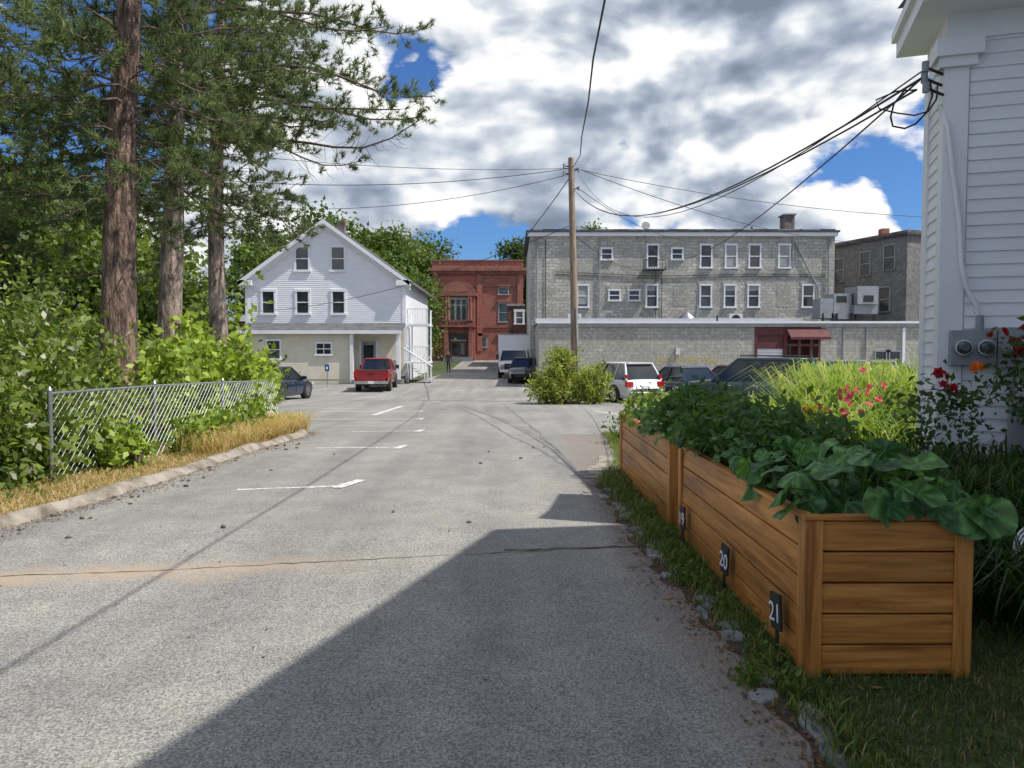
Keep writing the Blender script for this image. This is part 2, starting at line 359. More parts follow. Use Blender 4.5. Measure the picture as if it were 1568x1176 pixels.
for i in range(1600):
    y = R.uniform(2.0, 9.5); lit_.append((rb(y) - abs(R.gauss(0, .10)) + .05, y))
for i in range(160): lit_.append((R.uniform(-4, 1), R.uniform(2.5, 13)))
litter('leaf_litter', lit_, .026, LP)
litter('dead_leaf', [(1.62, 3.38), (1.58, 3.34), (.92, 4.6)], .09, [(.35, .2, .09), (.45, .28, .14)])

# ------------------------------------------------------------ windows
def win(g, x, z, w, h, y, part='windows', fr='white', fw=.09, blind=0, sash=True, mull=False):
    x0, x1, z0, z1 = x - w / 2, x + w / 2, z - h / 2, z + h / 2
    g.box(part, 'glass', x0 + fw - .01, x1 - fw + .01, y - .012, y + .05, z0 + fw - .01, z1 - fw + .01)
    g.box(part, fr, x0, x0 + fw, y - .07, y + .03, z0 + fw, z1 - fw); g.box(part, fr, x1 - fw, x1, y - .07, y + .03, z0 + fw, z1 - fw)
    g.box(part, fr, x0 - .03, x1 + .03, y - .085, y + .03, z1 - fw, z1 + .03); g.box(part, fr, x0 - .05, x1 + .05, y - .12, y + .03, z0 - .02, z0 + fw)
    if sash: g.box(part, fr, x0 + fw, x1 - fw, y - .045, y, z - .03, z + .03)
    if mull: g.box(part, fr, x - .025, x + .025, y - .040, y, z0 + fw, z1 - fw)
    if blind: g.box(part, 'blind', x0 + fw, x1 - fw, y - .02, y - .005, z1 - fw - (h - 2 * fw) * blind, z1 - fw)
def clap(g, part, mat, org, d, nrm, bounds, z0, z1, exp, depth=.014):
    d = Vector(d).normalized(); nrm = Vector(nrm).normalized(); o = Vector(org); z = z0; vs = []; fs = []
    while z < z1 - 1e-4:
        zt = min(z + exp, z1); a0, a1 = bounds(z); b0, b1 = bounds(zt); i = len(vs)
        P = lambda s, zz, off: (o.x + d.x * s + nrm.x * off, o.y + d.y * s + nrm.y * off, zz)
        vs += [P(a0, z, 0), P(a1, z, 0), P(a0, z, depth), P(a1, z, depth), P(b0, zt, .001), P(b1, zt, .001)]
        fs += [(i, i + 1, i + 3, i + 2), (i + 2, i + 3, i + 5, i + 4)]; z = zt
    g.add(part, mat, vs, fs)

# ------------------------------------------------------------ white gabled house
g = Grp('white_gabled_house')
X0, X1, Y0, Y1 = -17.4, -7.1, 50, 64; zb = gz(50) - .1; ze, zp = 6.1, 9.8; xm = (X0 + X1) / 2; hw = (X1 - X0) / 2
g.box('walls', 'whitewall', X0, X1, Y0 + .01, Y1, zb, ze)
g.add('walls', 'whitewall', [(X0, Y0 + .01, ze), (X1, Y0 + .01, ze), (xm, Y0 + .01, zp), (X0, Y1, ze), (X1, Y1, ze), (xm, Y1, zp)], [(0, 1, 2), (3, 5, 4)])
def hb(z):
    if z <= ze: return 0, X1 - X0
    t = (z - ze) / (zp - ze); return t * (X1 - X0) / 2, (X1 - X0) * (1 - t / 2)
clap(g, 'siding', 'whitewall', (X0, Y0 - .02, 0), (1, 0, 0), (0, -1, 0), hb, zb + .5, zp, .13, .022)
g.box('foundation', 'stone', X0 - .05, X1 + .05, Y0 - .06, Y0 + .1, zb, zb + .5)
for s in (-1, 1):
    xe = xm + s * (hw + .45); sl = (zp - ze) / hw; zee = ze - .45 * sl
    g.add('roof', 'roof', [(xm, Y0 - .45, zp + .22), (xe, Y0 - .45, zee + .22), (xe, Y1 + .4, zee + .22), (xm, Y1 + .4, zp + .22),
                           (xm, Y0 - .45, zp + .06), (xe, Y0 - .45, zee + .06), (xe, Y1 + .4, zee + .06), (xm, Y1 + .4, zp + .06)],
          [(0, 1, 2, 3), (4, 7, 6, 5), (1, 5, 6, 2), (0, 4, 5, 1)])
    g.add('rake_trim', 'white', [(xm, Y0 - .5, zp + .16), (xe, Y0 - .5, zee + .16), (xe, Y0 - .5, zee - .12), (xm, Y0 - .5, zp - .12),
                                 (xm, Y0 - .05, zp + .05), (xe, Y0 - .05, zee + .05), (xe, Y0 - .05, zee - .18), (xm, Y0 - .05, zp - .18)], [(0, 1, 2, 3), (3, 2, 6, 7)])
    g.add('rake_trim', 'white', [(xm, Y0 - .08, zp - .1), (xe, Y0 - .08, zee - .1), (xe, Y0 - .08, zee - .42), (xm, Y0 - .08, zp - .42)], [(0, 1, 2, 3)])
    xi = X0 if s < 0 else X1
    g.box('corner_trim', 'white', xi - .12, xi + .12, Y0 - .07, Y0 + .1, zb + .5, ze - .1)
    g.box('corner_trim', 'white', xi - .45, xi + .45, Y0 - .5, Y0 + .1, ze - .42, ze - .08)
for x in (-13.75, -11.4): win(g, x, 7.45, 1.05, 1.7, Y0 - .03, fw=.13)
for x in (-16.0, -13.75, -11.4): win(g, x, 4.6, 1.0, 1.65, Y0 - .03, fw=.13)
g.box('front_extension', 'cream', X0 + .3, -10.3, Y0 - 1.6, Y0 - .03, zb, 2.75)
clap(g, 'front_siding', 'cream', (X0 + .3, Y0 - 1.61, 0), (1, 0, 0), (0, -1, 0), lambda z: (0, 6.8), zb + .4, 2.7, .13, .02)
g.add('shed_roof', 'roof', [(X0, Y0 - 1.95, 2.72), (X1 + .1, Y0 - 1.95, 2.72), (X1 + .1, Y0 - .03, 3.25), (X0, Y0 - .03, 3.25), (X0, Y0 - 1.95, 2.6), (X1 + .1, Y0 - 1.95, 2.6), (X1 + .1, Y0 - .03, 3.1), (X0, Y0 - .03, 3.1)],
      [(0, 1, 2, 3), (7, 6, 5, 4), (1, 5, 6, 2), (0, 3, 7, 4)])
g.box('shed_fascia', 'white', X0, X1 + .1, Y0 - 1.99, Y0 - 1.90, 2.5, 2.72)
win(g, -12.0, 1.55, 1.1, .85, Y0 - 1.64, fw=.1, mull=True)
win(g, -15.2, 1.5, 1.0, 1.3, Y0 - 1.64, fw=.1)
g.box('porch_column', 'white', X1 - .25, X1 - .02, Y0 - 1.85, Y0 - 1.6, zb, 2.55)
g.box('porch_column', 'white', -10.3, -10.1, Y0 - 1.85, Y0 - 1.6, zb, 2.55)
g.box('porch_back', 'cream', -10.25, X1, Y0 - .08, Y0 - .02, zb + .5, 3.0)
g.box('door', 'greymetal', -9.9, -8.95, Y0 - .16, Y0 - .06, zb + .35, 2.0); g.box('door', 'glass', -9.75, -9.1, Y0 - .18, Y0 - .15, .9, 1.8)
g.box('door', 'white', -10.05, -9.9, Y0 - .17, Y0 - .05, zb + .35, 2.1); g.box('door', 'white', -8.95, -8.8, Y0 - .17, Y0 - .05, zb + .35, 2.1)
g.box('porch_floor', 'stone', -10.2, X1 + .1, Y0 - 1.9, Y0 - .1, zb, zb + .35)
g.box('chimney', 'darkbrick', xm - .1, xm + .4, Y0 + 4, Y0 + 4.6, zp - .6, zp + .75)
sx0, sx1 = X1 + .1, X1 + 1.5
for x in (sx0 + .1, sx1):
    for y in (Y0 + .2, Y0 + 2.4): g.box('exterior_stair', 'white', x - .05, x + .05, y - .05, y + .05, zb, 4.2)
for z in (.7, 3.2):
    g.box('exterior_stair', 'white', sx0, sx1 + .1, Y0 + .1, Y0 + 2.6, z - .12, z)
    g.box('exterior_stair', 'white', sx0, sx1 + .1, Y0 + .1, Y0 + .14, z + .95, z + 1.01)
    for i in range(9): g.box('exterior_stair', 'white', sx0 + .1 + i * .165, sx0 + .13 + i * .165, Y0 + .105, Y0 + .135, z, z + .95)
for i in range(8):
    g.box('exterior_stair', 'greymetal', sx1 - 1.4 + i * .22, sx1 - 1.15 + i * .22, Y0 - 1.0, Y0 + .05, .55 - i * .16, .6 - i * .16)
g.tube('exterior_stair', 'white', [(sx1 - 1.4, Y0 - 1, 1.6), (sx1 + .45, Y0 - 1, .4)], .04)
for i in range(9): g.box('exterior_stair', 'white', sx1 - 1.4 + i * .22, sx1 - 1.36 + i * .22, Y0 - 1.02, Y0 - .98, .5 - i * .15, 1.55 - i * .14)
g.box('meter_box', 'greymetal', X1 - .9, X1 - .4, Y0 - .25, Y0 - .1, 0, .8)
g.done()

# ------------------------------------------------------------ long grey stone block
g = Grp('grey_stone_block')
X0, X1, Y0, Y1 = 1.25, 22.0, 52, 66; zt = 9.35
g.box('walls', 'greybrick', X0, X1, Y0, Y1, -1, zt)
g.box('cornice', 'darkroof', X0 - .3, X1 + .2, Y0 - .35, Y1, zt + .1, zt + .22); g.box('cornice', 'white', X0 - .2, X1 + .12, Y0 - .26, Y0 - .003, zt - .16, zt + .1 - .003)
g.box('parapet', 'darkroof', X0, X1, Y0 - .05, Y1, zt + .22, zt + .34)
for i in range(10):
    a = X0 + .3 + i * 2.05 + R.uniform(-.3, .3); g.box('roof_edge_flashing', 'greymetal', a, a + R.uniform(.5, 1.5), Y0 - .07, Y0 - .051, zt + .22, zt + .34)
pu = lambda px: (px - 784) / 22.3
for px, hh in ((928, 'S'), (998, 'T'), (1035, 'S'), (1079, 'T'), (1117, 'B'), (1153, 'T'), (1198, 'B')):
    if hh == 'S': win(g, pu(px), 8.0, .85, .85, Y0, fw=.10)
    else: win(g, pu(px), 7.85, .86, 1.65, Y0, fw=.10, blind=(.95 if hh == 'B' else R.choice([0, .2, 0])))
for px, hh in ((892, 'B'), (940, 'S'), (970, 'S'), (997, 'T'), (1079, 'T'), (1116, 'T'), (1152, 'T'), (1235, 'T')):
    if hh == 'S': win(g, pu(px), 5.2, .85, .8, Y0, fw=.10)
    else: win(g, pu(px), 5.15, .86, 1.6, Y0, fw=.10, blind=(.9 if hh == 'B' else R.choice([0, .25, 0])))
for px in (928, 998, 1035, 1079, 1117, 1153, 1198):
    top = 8.75 if px not in (928, 1035) else 8.5
    g.box('lintels', 'block', pu(px) - .55, pu(px) + .55, Y0 - .03, Y0, top, top + .16)
for px in (892, 940, 970, 997, 1079, 1116, 1152, 1235):
    top = 6.02 if px not in (940, 970) else 5.68
    g.box('lintels', 'block', pu(px) - .55, pu(px) + .55, Y0 - .03, Y0, top, top + .16)
for px, z0, z1 in ((917, 3.3, 9.1), (1210, 7, 9.1), (1265, 3.3, 9.1), (822, 0, 9.1)):
    g.tube('downpipes', 'greymetal', [(pu(px), Y0 - .09, z0), (pu(px), Y0 - .09, z1)], .05)
g.tube('downpipes', 'greymetal', [(pu(1210), Y0 - .09, 9.1), (pu(1250), Y0 - .09, 5.6), (pu(1250), Y0 - .09, 3.4)], .05)
for z in (6.6, 6.45): g.tube('wall_cables', 'cable', [(pu(850), Y0 - .05, z + .2), (pu(1000), Y0 - .06, z - .1), (pu(1150), Y0 - .05, z + .05), (pu(1260), Y0 - .05, z)], .02, 5)
for px in (1003, 1012): g.tube('wall_cables', 'cable', [(pu(px), Y0 - .05, 3.4), (pu(px), Y0 - .05, 7)], .02, 5)
g.tube('wall_cables', 'cable', [(pu(835), Y0 - .05, 9.0), (pu(835), Y0 - .05, 3.6)], .025, 5)
g.add('stair_scar', 'block', [(pu(925), Y0 - .004, 7.6), (pu(985), Y0 - .004, 6.1), (pu(985), Y0 - .004, 6.25), (pu(925), Y0 - .004, 7.78)], [(0, 1, 2, 3)])
for cx_, cz_, w_, h_ in ((pu(868), 7.7, .9, 1.6), (pu(960), 7.9, .9, 1.5), (pu(1040), 5.2, .9, 1.5), (pu(1198), 5.2, .9, 1.6)):
    g.box('blocked_openings', 'block', cx_ - w_ / 2, cx_ + w_ / 2, Y0 - .012, Y0, cz_ - h_ / 2, cz_ + h_ / 2)
bx = pu(998)
g.box('fire_balcony', 'black', bx - .75, bx + .75, Y0 - .75, Y0 - .02, 6.85, 6.92)
for i in range(9): g.box('fire_balcony', 'black', bx - .75 + i * .18, bx - .72 + i * .18, Y0 - .75, Y0 - .72, 6.92, 7.5)
g.box('fire_balcony', 'black', bx - .75, bx + .75, Y0 - .76, Y0 - .71, 7.5, 7.55)
g.box('chimney', 'darkbrick', pu(1206), pu(1221), Y0 + 1, Y0 + 2, zt, 10.8); g.box('chimney', 'stone', pu(1204), pu(1223), Y0 + .9, Y0 + 2.1, 10.8, 10.9)
for px, z in ((930, 9.9), (1100, 9.85), (1155, 10.0), (880, 9.9)): g.tube('roof_vents', 'black', [(pu(px), Y0 + 1, zt), (pu(px), Y0 + 1, z)], .07)
g.tube('satellite_dish', 'greymetal', [(pu(990), Y0 + 1, zt), (pu(990), Y0 + 1, 10)], .03); g.tube('satellite_dish', 'greymetal', [(pu(990), Y0 + .95, 10), (pu(990), Y0 + .85, 10.02), (pu(990), Y0 + .75, 10.05)], [.05, .2, .3], 14)
g.box('side_wing', 'brown', X0 - 1.1, X0 - .003, Y0 + 12, Y0 + 20, -1, 3.6)
g.done()

g = Grp('dark_brick_building')
A = (25.9, 50.0); Bp = (23.7, 56.9); C_ = (34, 52.4); D_ = (33, 60)
g.prism('walls', 'greybrick2', [A, C_, D_, Bp], -1, 9.0)
def grow(p, c, s): return (c[0] + (p[0] - c[0]) * s, c[1] + (p[1] - c[1]) * s)
cc = (29, 54.8)
g.prism('cornice', 'darkroof', [grow(p, cc, 1.05) for p in (A, C_, D_, Bp)], 9.0, 9.15)
g.prism('parapet', 'darkbrick', [grow(p, cc, 1.0) for p in (A, C_, D_, Bp)], 9.15, 9.35)
dv = Vector((Bp[0] - A[0], Bp[1] - A[1], 0)); Lw = dv.length; dv.normalize(); nv = Vector((-dv.y, dv.x, 0))
if nv.x > 0: nv = -nv
for t, z in ((.2, 7.7), (.5, 7.5), (.85, 7.3), (.25, 4.9), (.6, 4.9)):
    c = Vector((A[0], A[1], 0)) + dv * Lw * t
    def bx_(a0, a1, o0, o1, z0, z1, m):
        vs = []
        for zz in (z0, z1):
            for a, o in ((a0, o0), (a1, o0), (a1, o1), (a0, o1)): p = c + dv * a + nv * o; vs.append((p.x, p.y, zz))
        g.add('windows', m, vs, [(0, 3, 2, 1), (4, 5, 6, 7), (0, 1, 5, 4), (1, 2, 6, 5), (2, 3, 7, 6), (3, 0, 4, 7)])
    bx_(-.45, .45, .0, .03, z - .8, z + .8, 'glass')
    for q in (-.5, .44): bx_(q, q + .06, 0, .08, z - .8, z + .8, 'blind')
    bx_(-.5, .5, 0, .09, z + .8, z + .88, 'blind'); bx_(-.55, .55, 0, .12, z - .9, z - .8, 'stone'); bx_(-.42, .42, .03, .06, z - .03, z + .03, 'blind')
g.box('chimney', 'brick', 25.7, 26.2, 53, 53.6, 9.1, 9.9)
g.done()

g = Grp('block_garage_extension')
X0, X1, Y0, Y1 = 1.6, 32, 45, 52; zt = 3.05; p2 = lambda px: (px - 784) / 25.78
ga, gb = p2(1155), p2(1256)
g.box('walls', 'block', X0, ga, Y0, Y1 - .02, -1.2, zt); g.box('walls', 'block', gb, X1, Y0, Y1 - .02, -1.2, zt)
g.box('walls', 'maroon', ga, gb, Y0 + 1.2, Y1 - .02, -1.2, zt); g.box('lintel', 'maroon', ga, gb, Y0 - .04, Y0 + .25, 2.35, zt - .003)
g.box('garage_door', 'white', ga + .15, p2(1199), Y0 + .1, Y0 + .18, -1, 1.55)
for i in range(5): g.box('garage_door', 'greymetal', ga + .15, p2(1199), Y0 + .09, Y0 + .1, -.7 + i * .5, -.68 + i * .5)
g.box('garage_door', 'maroon', ga + .02, ga + .15, Y0 - .05, Y0 + .2, -1, 2.35); g.box('garage_door', 'maroon', p2(1199), p2(1205), Y0 - .05, Y0 + .2, -1, 2.35)
g.box('garage_door', 'maroon', ga + .1, p2(1199), Y0 + .02, Y0 + .16, 1.55, 2.35)
for px in (1222, 1240, 1253): g.box('porch_posts', 'brown', p2(px), p2(px) + .16, Y0 + .02, Y0 + .2, -1, 2.35)
g.box('porch_posts', 'brown', p2(1205), gb, Y0 + .05, Y0 + .15, 1.7, 1.85)
g.box('porch_door', 'glass', p2(1206), p2(1221), Y0 + 1.1, Y0 + 1.19, .2, 1.7)
g.add('awning', 'maroon', [(p2(1203), Y0 - .75, 2.25), (gb + .3, Y0 - .75, 2.25), (gb + .3, Y0 - .05, 2.75), (p2(1203), Y0 - .05, 2.75), (p2(1203), Y0 - .75, 2.1), (gb + .3, Y0 - .75, 2.1)], [(0, 1, 2, 3), (4, 5, 1, 0)])
g.box('roof_edge', 'white', X0 - .15, X1, Y0 - .2, Y0 + .1, zt, zt + .13); g.box('roof_edge', 'greymetal', X0 - .12, X1, Y0 - .13, Y0 - .003, zt - .2, zt - .003)
g.box('roof_deck', 'darkroof', X0 - .1, X1, Y0 + .1, Y1 - .02, zt, zt + .1)
g.box('roof_edge', 'white', X0 - .1, p2(1258), Y0 + 3, Y0 + 3.1, zt + .1, zt + .42)
g.box('right_wall_trim', 'white', p2(1380), p2(1384), Y0 - .1, Y0 - .003, -1, zt - .25)
g.box('wall_lamp', 'lampclear', p2(1034), p2(1040), Y0 - .15, Y0, 1.2, 1.6)
for px in (1290, 1325): g.tube('downpipes', 'greymetal', [(p2(px), Y0 - .06, -1), (p2(px), Y0 - .06, 2.9)], .045)
for px in (1345, 1362): win(g, p2(px) + .2, .9, .9, 1.1, Y0, fw=.07, fr='greymetal')
g.box('rooftop_units', 'greymetal', p2(1265), p2(1285), Y0 + 1, Y0 + 2.2, zt + .35, 4.6)
g.box('rooftop_units', 'metal', p2(1288), p2(1316), Y0 + 1.2, Y0 + 2.6, zt + .3, 4.9)
g.box('rooftop_units', 'greymetal', p2(1316), p2(1352), Y0 + .8, Y0 + 2.6, zt + .6, 4.2); g.box('rooftop_units', 'metal', p2(1318), p2(1350), Y0 + .6, Y0 + 2.4, 4.22, 5.3)
for px in (1268, 1283, 1290, 1313, 1320, 1350): g.box('rooftop_units', 'black', p2(px), p2(px) + .1, Y0 + 1, Y0 + 1.1, zt + .1, zt + .65)
for px in (1300, 1335): g.box('rooftop_units', 'black', p2(px) - .3, p2(px) + .3, Y0 + .57 + (px < 1320) * .6, Y0 + .6 + (px < 1320) * .6, 4.35, 4.75)
for px in (892, 1170):
    g.box('air_conditioner', 'white', p2(px) - .45, p2(px) + .45, Y0 + 5.8, Y0 + 6.3, zt + .1, zt + .85); g.tube('air_conditioner', 'black', [(p2(px), Y0 + 5.79, zt + .5), (p2(px), Y0 + 5.76, zt + .5)], .28, 16)
g.tube('roof_hood', 'metal', [(p2(1075), Y0 + 4, zt), (p2(1075), Y0 + 4, zt + .5), (p2(1075), Y0 + 4, zt + .85)], [.55, .55, .1], 14)
g.tube('roof_hood', 'metal', [(p2(1095), Y0 + 4.5, zt), (p2(1095), Y0 + 4.5, zt + 1.3)], .12)
for px in (1100, 1280, 1340): g.tube('roof_hood', 'black', [(p2(px), Y0 + .4, zt), (p2(px), Y0 + .4, zt + .5)], .05)
e = g.done()
cu = bpy.data.curves.new('no_parking_lettering', 'FONT'); cu.body = 'NO PARKING'; cu.size = .52; cu.align_x = 'CENTER'; cu.space_character = 1.25
cu.materials.append(M['yellowpaint']); o = link(bpy.data.objects.new('no_parking_lettering', cu), e); o.location = (p2(1052), Y0 - .006, .70); o.rotation_euler = (math.pi / 2, 0, 0)

# ------------------------------------------------------------ red brick civic building
g = Grp('red_brick_library')
X0, X1, Y0, Y1 = -8.9, 1.25, 85, 100; zb = .2; zt = 10.2
p3 = lambda px: (px - 784) / 13.65
g.box('walls', 'brick', X0, X1, Y0, Y1, zb - .5, zt)
g.box('base', 'brownstone', X0 - .1, X1 + .1, Y0 - .12, Y0 - .003, zb - .5, zb + 1.1)
g.box('cornice', 'brownstone', X0 - .45, X1 + .4, Y0 - .5, Y1, zt, zt + .35); g.box('cornice', 'brownstone', X0 - .25, X1 + .2, Y0 - .28, Y0 - .003, zt - .35, zt - .003)
for i in range(24): g.box('cornice', 'brick', X0 + .1 + i * .42, X0 + .28 + i * .42, Y0 - .42, Y0 - .28, zt - .2, zt - .004)
g.box('parapet', 'brick', X0, X1, Y0 - .05, Y1, zt + .35, zt + 1.1); g.box('parapet', 'brownstone', X0 - .1, X1 + .1, Y0 - .15, Y1, zt + 1.1, zt + 1.25)
g.box('belt_course', 'brownstone', X0 - .1, X1 + .1, Y0 - .12, Y0 - .003, 3.9, 4.2); g.box('belt_course', 'brownstone', X0 - .1, X1 + .1, Y0 - .10, Y0 - .003, 8.4, 8.6)
a, b = p3(678), p3(728); m = (a + b) / 2
g.box('portal', 'brick', a, b, Y0 - .7, Y0 - .003, zb - .3, 7.4)
g.box('portal', 'brownstone', a - .2, b + .2, Y0 - .95, Y0 - .003, 7.4, 7.75)
arc = [(a - .1, 7.75)] + [(m - (b - a) / 2 * 1.05 * math.cos(t), 7.75 + 1.25 * math.sin(t)) for t in np.linspace(0, math.pi, 13)] + [(b + .1, 7.75)]
n = len(arc); g.add('portal', 'brownstone', [(x, Y0 - .9, z) for x, z in arc] + [(x, Y0 - .003, z) for x, z in arc], [tuple(range(n))] + [(i, i + 1, n + i + 1, n + i) for i in range(n - 1)])
arc2 = [(m + (x - m) * .7, 7.85 + (z - 7.75) * .6) for x, z in arc]; g.add('portal', 'brick', [(x, Y0 - .93, z) for x, z in arc2], [tuple(range(n))])
g.box('portal_window', 'block', m - 1.0, m + 1.0, Y0 - .78, Y0 - .7, 4.5, 7.2)
for dx in (-.62, 0, .62): g.box('portal_window', 'glass', m + dx - .2, m + dx + .2, Y0 - .82, Y0 - .77, 4.8, 6.3); g.box('portal_window', 'glass', m + dx - .2, m + dx + .2, Y0 - .82, Y0 - .77, 6.45, 7.0)
for dx in (-1.35, -1.1, 1.1, 1.35): g.tube('columns', 'brownstone', [(m + dx, Y0 - .95, 4.4), (m + dx, Y0 - .95, 7.3)], [.14, .11], 10)
g.box('balcony', 'brownstone', a - .1, b + .1, Y0 - 1.3, Y0 - .7, 3.95, 4.15)
for i in range(12): g.box('balcony', 'brownstone', a + i * .3, a + .12 + i * .3, Y0 - 1.25, Y0 - 1.13, 4.15, 4.65)
g.box('balcony', 'brownstone', a - .1, b + .1, Y0 - 1.3, Y0 - 1.08, 4.65, 4.75)
g.box('entrance', 'darkroof', m - 1.0, m + 1.0, Y0 - .76, Y0 - .69, zb, 3.3)
g.box('entrance', 'brown', m - .8, m + .8, Y0 - .8, Y0 - .75, zb + .3, 2.4); g.box('entrance', 'glass', m - .65, m - .08, Y0 - .83, Y0 - .79, .9, 2.2); g.box('entrance', 'glass', m + .08, m + .65, Y0 - .83, Y0 - .79, .9, 2.2)
g.box('entrance', 'block', m - .9, m + .9, Y0 - .85, Y0 - .75, 2.4, 2.55)
for s in (-1, 1): g.box('entrance', 'brownstone', m + s * 1.35 - .22, m + s * 1.35 + .22, Y0 - 1.2, Y0 - .7, zb, 3.95)
for i in range(4): g.box('steps', 'stone', m - 1.6, m + 1.6, Y0 - 1.5 - i * .35, Y0 - .7, zb - .2, zb + .45 - i * .13)
for px, z, w, h in ((771, 5.6, 1.2, 2.2), (771, 8.9 - .9, 1.2, .9), (740, 2.3, .9, 1.3), (769, 2.3, .9, 1.3)):
    win(g, p3(px), z, w, h, Y0 - .003, fr='blind', fw=.12); g.box('window_hoods', 'brownstone', p3(px) - w / 2 - .15, p3(px) + w / 2 + .15, Y0 - .2, Y0 - .003, z + h / 2 + .05, z + h / 2 + .32)
for x in (X0 + .35, X1 - .35, b + .5): g.box('pilasters', 'brick', x - .3, x + .3, Y0 - .2, Y0 - .12, 1.3, zt - .36)
g.done()
g = Grp('small_brown_shop')
g.box('walls', 'brown', -.4, 1.1, 72, 80, -.5, 5.6); g.box('parapet', 'greymetal', -.5, 1.2, 71.9, 80, 5.6, 5.8)
win(g, .75 - .05, 4.5, 1.0, 1.5, 72, fw=.2); win(g, .4, 1.2, 1.1, 1.5, 72, fw=.1); g.done()
g = Grp('low_brick_shop')
g.box('walls', 'brick', -27, -18.0, 60, 70, -1, 4.0); g.box('roof', 'darkroof', -27.3, -17.8, 59.6, 70, 4.0, 4.3); g.box('fascia', 'white', -27.3, -17.8, 59.5, 59.6, 3.7, 4.2)
for x in (-25, -22.5, -20): win(g, x, 1.8, 1.4, 1.5, 60)
g.done()

# ------------------------------------------------------------ near white clapboard house
g = Grp('white_clapboard_house')
t = Vector((.951, -.309, 0)); nn = Vector((-.309, -.951, 0)); bk = -nn
C0 = Vector((3.56, 6.3, 0)); W_ = 3.2; D_ = .72; He = 4.25
P = lambda s, b_, z: tuple(C0 + t * s + bk * b_ + Vector((0, 0, z)))
def obox(part, mat, s0, s1, b0, b1, z0, z1):
    vs = [P(s, b_, z) for z in (z0, z1) for s, b_ in ((s0, b0), (s1, b0), (s1, b1), (s0, b1))]
    g.add(part, mat, vs, [(0, 3, 2, 1), (4, 5, 6, 7), (0, 1, 5, 4), (1, 2, 6, 5), (2, 3, 7, 6), (3, 0, 4, 7)])
obox('walls', 'white', 0, W_, 0, D_, -.2, He)
clap(g, 'siding', 'whitewall', P(.16, -.002, 0), t, nn, lambda z: (0, W_ - .16), .35, He, .105, .016)
clap(g, 'siding', 'whitewall', P(-.002, .14, 0), bk, -t, lambda z: (0, D_ - .28), .35, He, .105, .014)
obox('corner_board', 'white', -.03, .15, -.03, 0, 0, He - .3); obox('corner_board', 'white', -.03, 0, 0, .14, 0, He - .3); obox('corner_board', 'white', -.03, 0, D_ - .14, D_ + .03, 0, He - .3)
obox('corner_capital', 'white', -.07, .2, -.07, .16, He - .42, He - .34); obox('corner_capital', 'white', -.1, .24, -.1, .18, He - .34, He - .2)
obox('foundation', 'stone', -.02, W_, -.02, D_, -.2, .35)
obox('frieze', 'white', -.02, W_, -.035, D_, He - .2, He); obox('eave', 'white', -.26, W_, -.38, D_ + .12, He, He + .14); obox('gutter', 'white', -.30, W_, -.44, D_ + .14, He + .14, He + .22)
vs = [P(-.26, -.38, He + .22), P(W_, -.38, He + .22), P(W_, D_ + .12, He + .45), P(-.26, D_ + .12, He + .45)]; g.add('roof', 'roof', vs, [(0, 1, 2, 3)])
g.tube('service_conduit', 'white', [P(-.05, .02, 3.55), P(-.0, -.05, 3.35), P(.04, -.06, 3.0), P(.1, -.06, 2.6), P(.12, -.07, 2.25), P(.16, -.07, 2.05), P(.24, -.06, 1.9), P(.26, -.06, 1.72)], .020, 8)
obox('meter_box', 'greymetal', .05, .37, -.14, -.02, 1.42, 1.70); obox('meter_box', 'greymetal', .38, .80, -.14, -.02, 1.40, 1.72)
for s in (.13, .29, .52):
    c = Vector(P(s, -.14, 1.56)); g.tube('meter_dials', 'metal', [c, c + nn * .04], .065, 16); g.tube('meter_dials', 'glass', [c + nn * .04, c + nn * .08, c + nn * .10], [.055, .05, .03], 16); g.tube('meter_dials', 'white', [c + nn * .041, c + nn * .045], .062, 16)
g.tube('meter_box', 'greymetal', [P(.26, -.08, 1.7), P(.26, -.08, 1.82)], .03); g.tube('meter_box', 'greymetal', [P(.5, -.08, 1.38), P(.5, -.08, .3)], .025)
for a_, b_ in ((3.72, .05), (3.62, -.02), (3.8, .02)): g.tube('service_bracket', 'black', [P(-.03, b_, a_), P(-.16, b_ - .05, a_ + .05)], .012); g.tube('service_bracket', 'greymetal', [P(-.17, b_ - .05, a_ + .02), P(-.17, b_ - .05, a_ + .1)], .028)
obox('utility_box', 'greymetal', .50, .78, -.2, -.02, .75, 1.15)
E = [(-.27, -8.0), (4.14, 5.1), (9, 5.95), (9, -8)]  # unseen main block; eave outline shaped to cast the shadow edge on the asphalt
Wl = [(.55, -7.6), (4.52, 4.80), (8.7, 5.55), (8.7, -7.6)]
g.prism('unseen_main_walls', 'white', Wl, -.2, 6.4)
d1 = Vector((Wl[1][0] - Wl[0][0], Wl[1][1] - Wl[0][1], 0)); L1 = d1.length; n1 = Vector((-d1.y, d1.x, 0)).normalized()
clap(g, 'unseen_main_siding', 'whitewall', (Wl[0][0] + n1.x * .003, Wl[0][1] + n1.y * .003, 0), d1, n1, lambda z: (0, L1 - .15), .35, 6.4, .105, .016)
g.prism('unseen_shadow_eave', 'white', E, 6.4, 6.6)
g.add('unseen_main_roof', 'roof', [(x, y, 6.62) for x, y in E] + [(6.2, -5, 8.4), (6.6, 2.5, 8.4)], [(0, 1, 5, 4), (1, 2, 5), (2, 3, 4, 5), (3, 0, 4)])
obox('link', 'white', 2.4, W_, -1.6, 0, -.2, He - .01)
g.done()

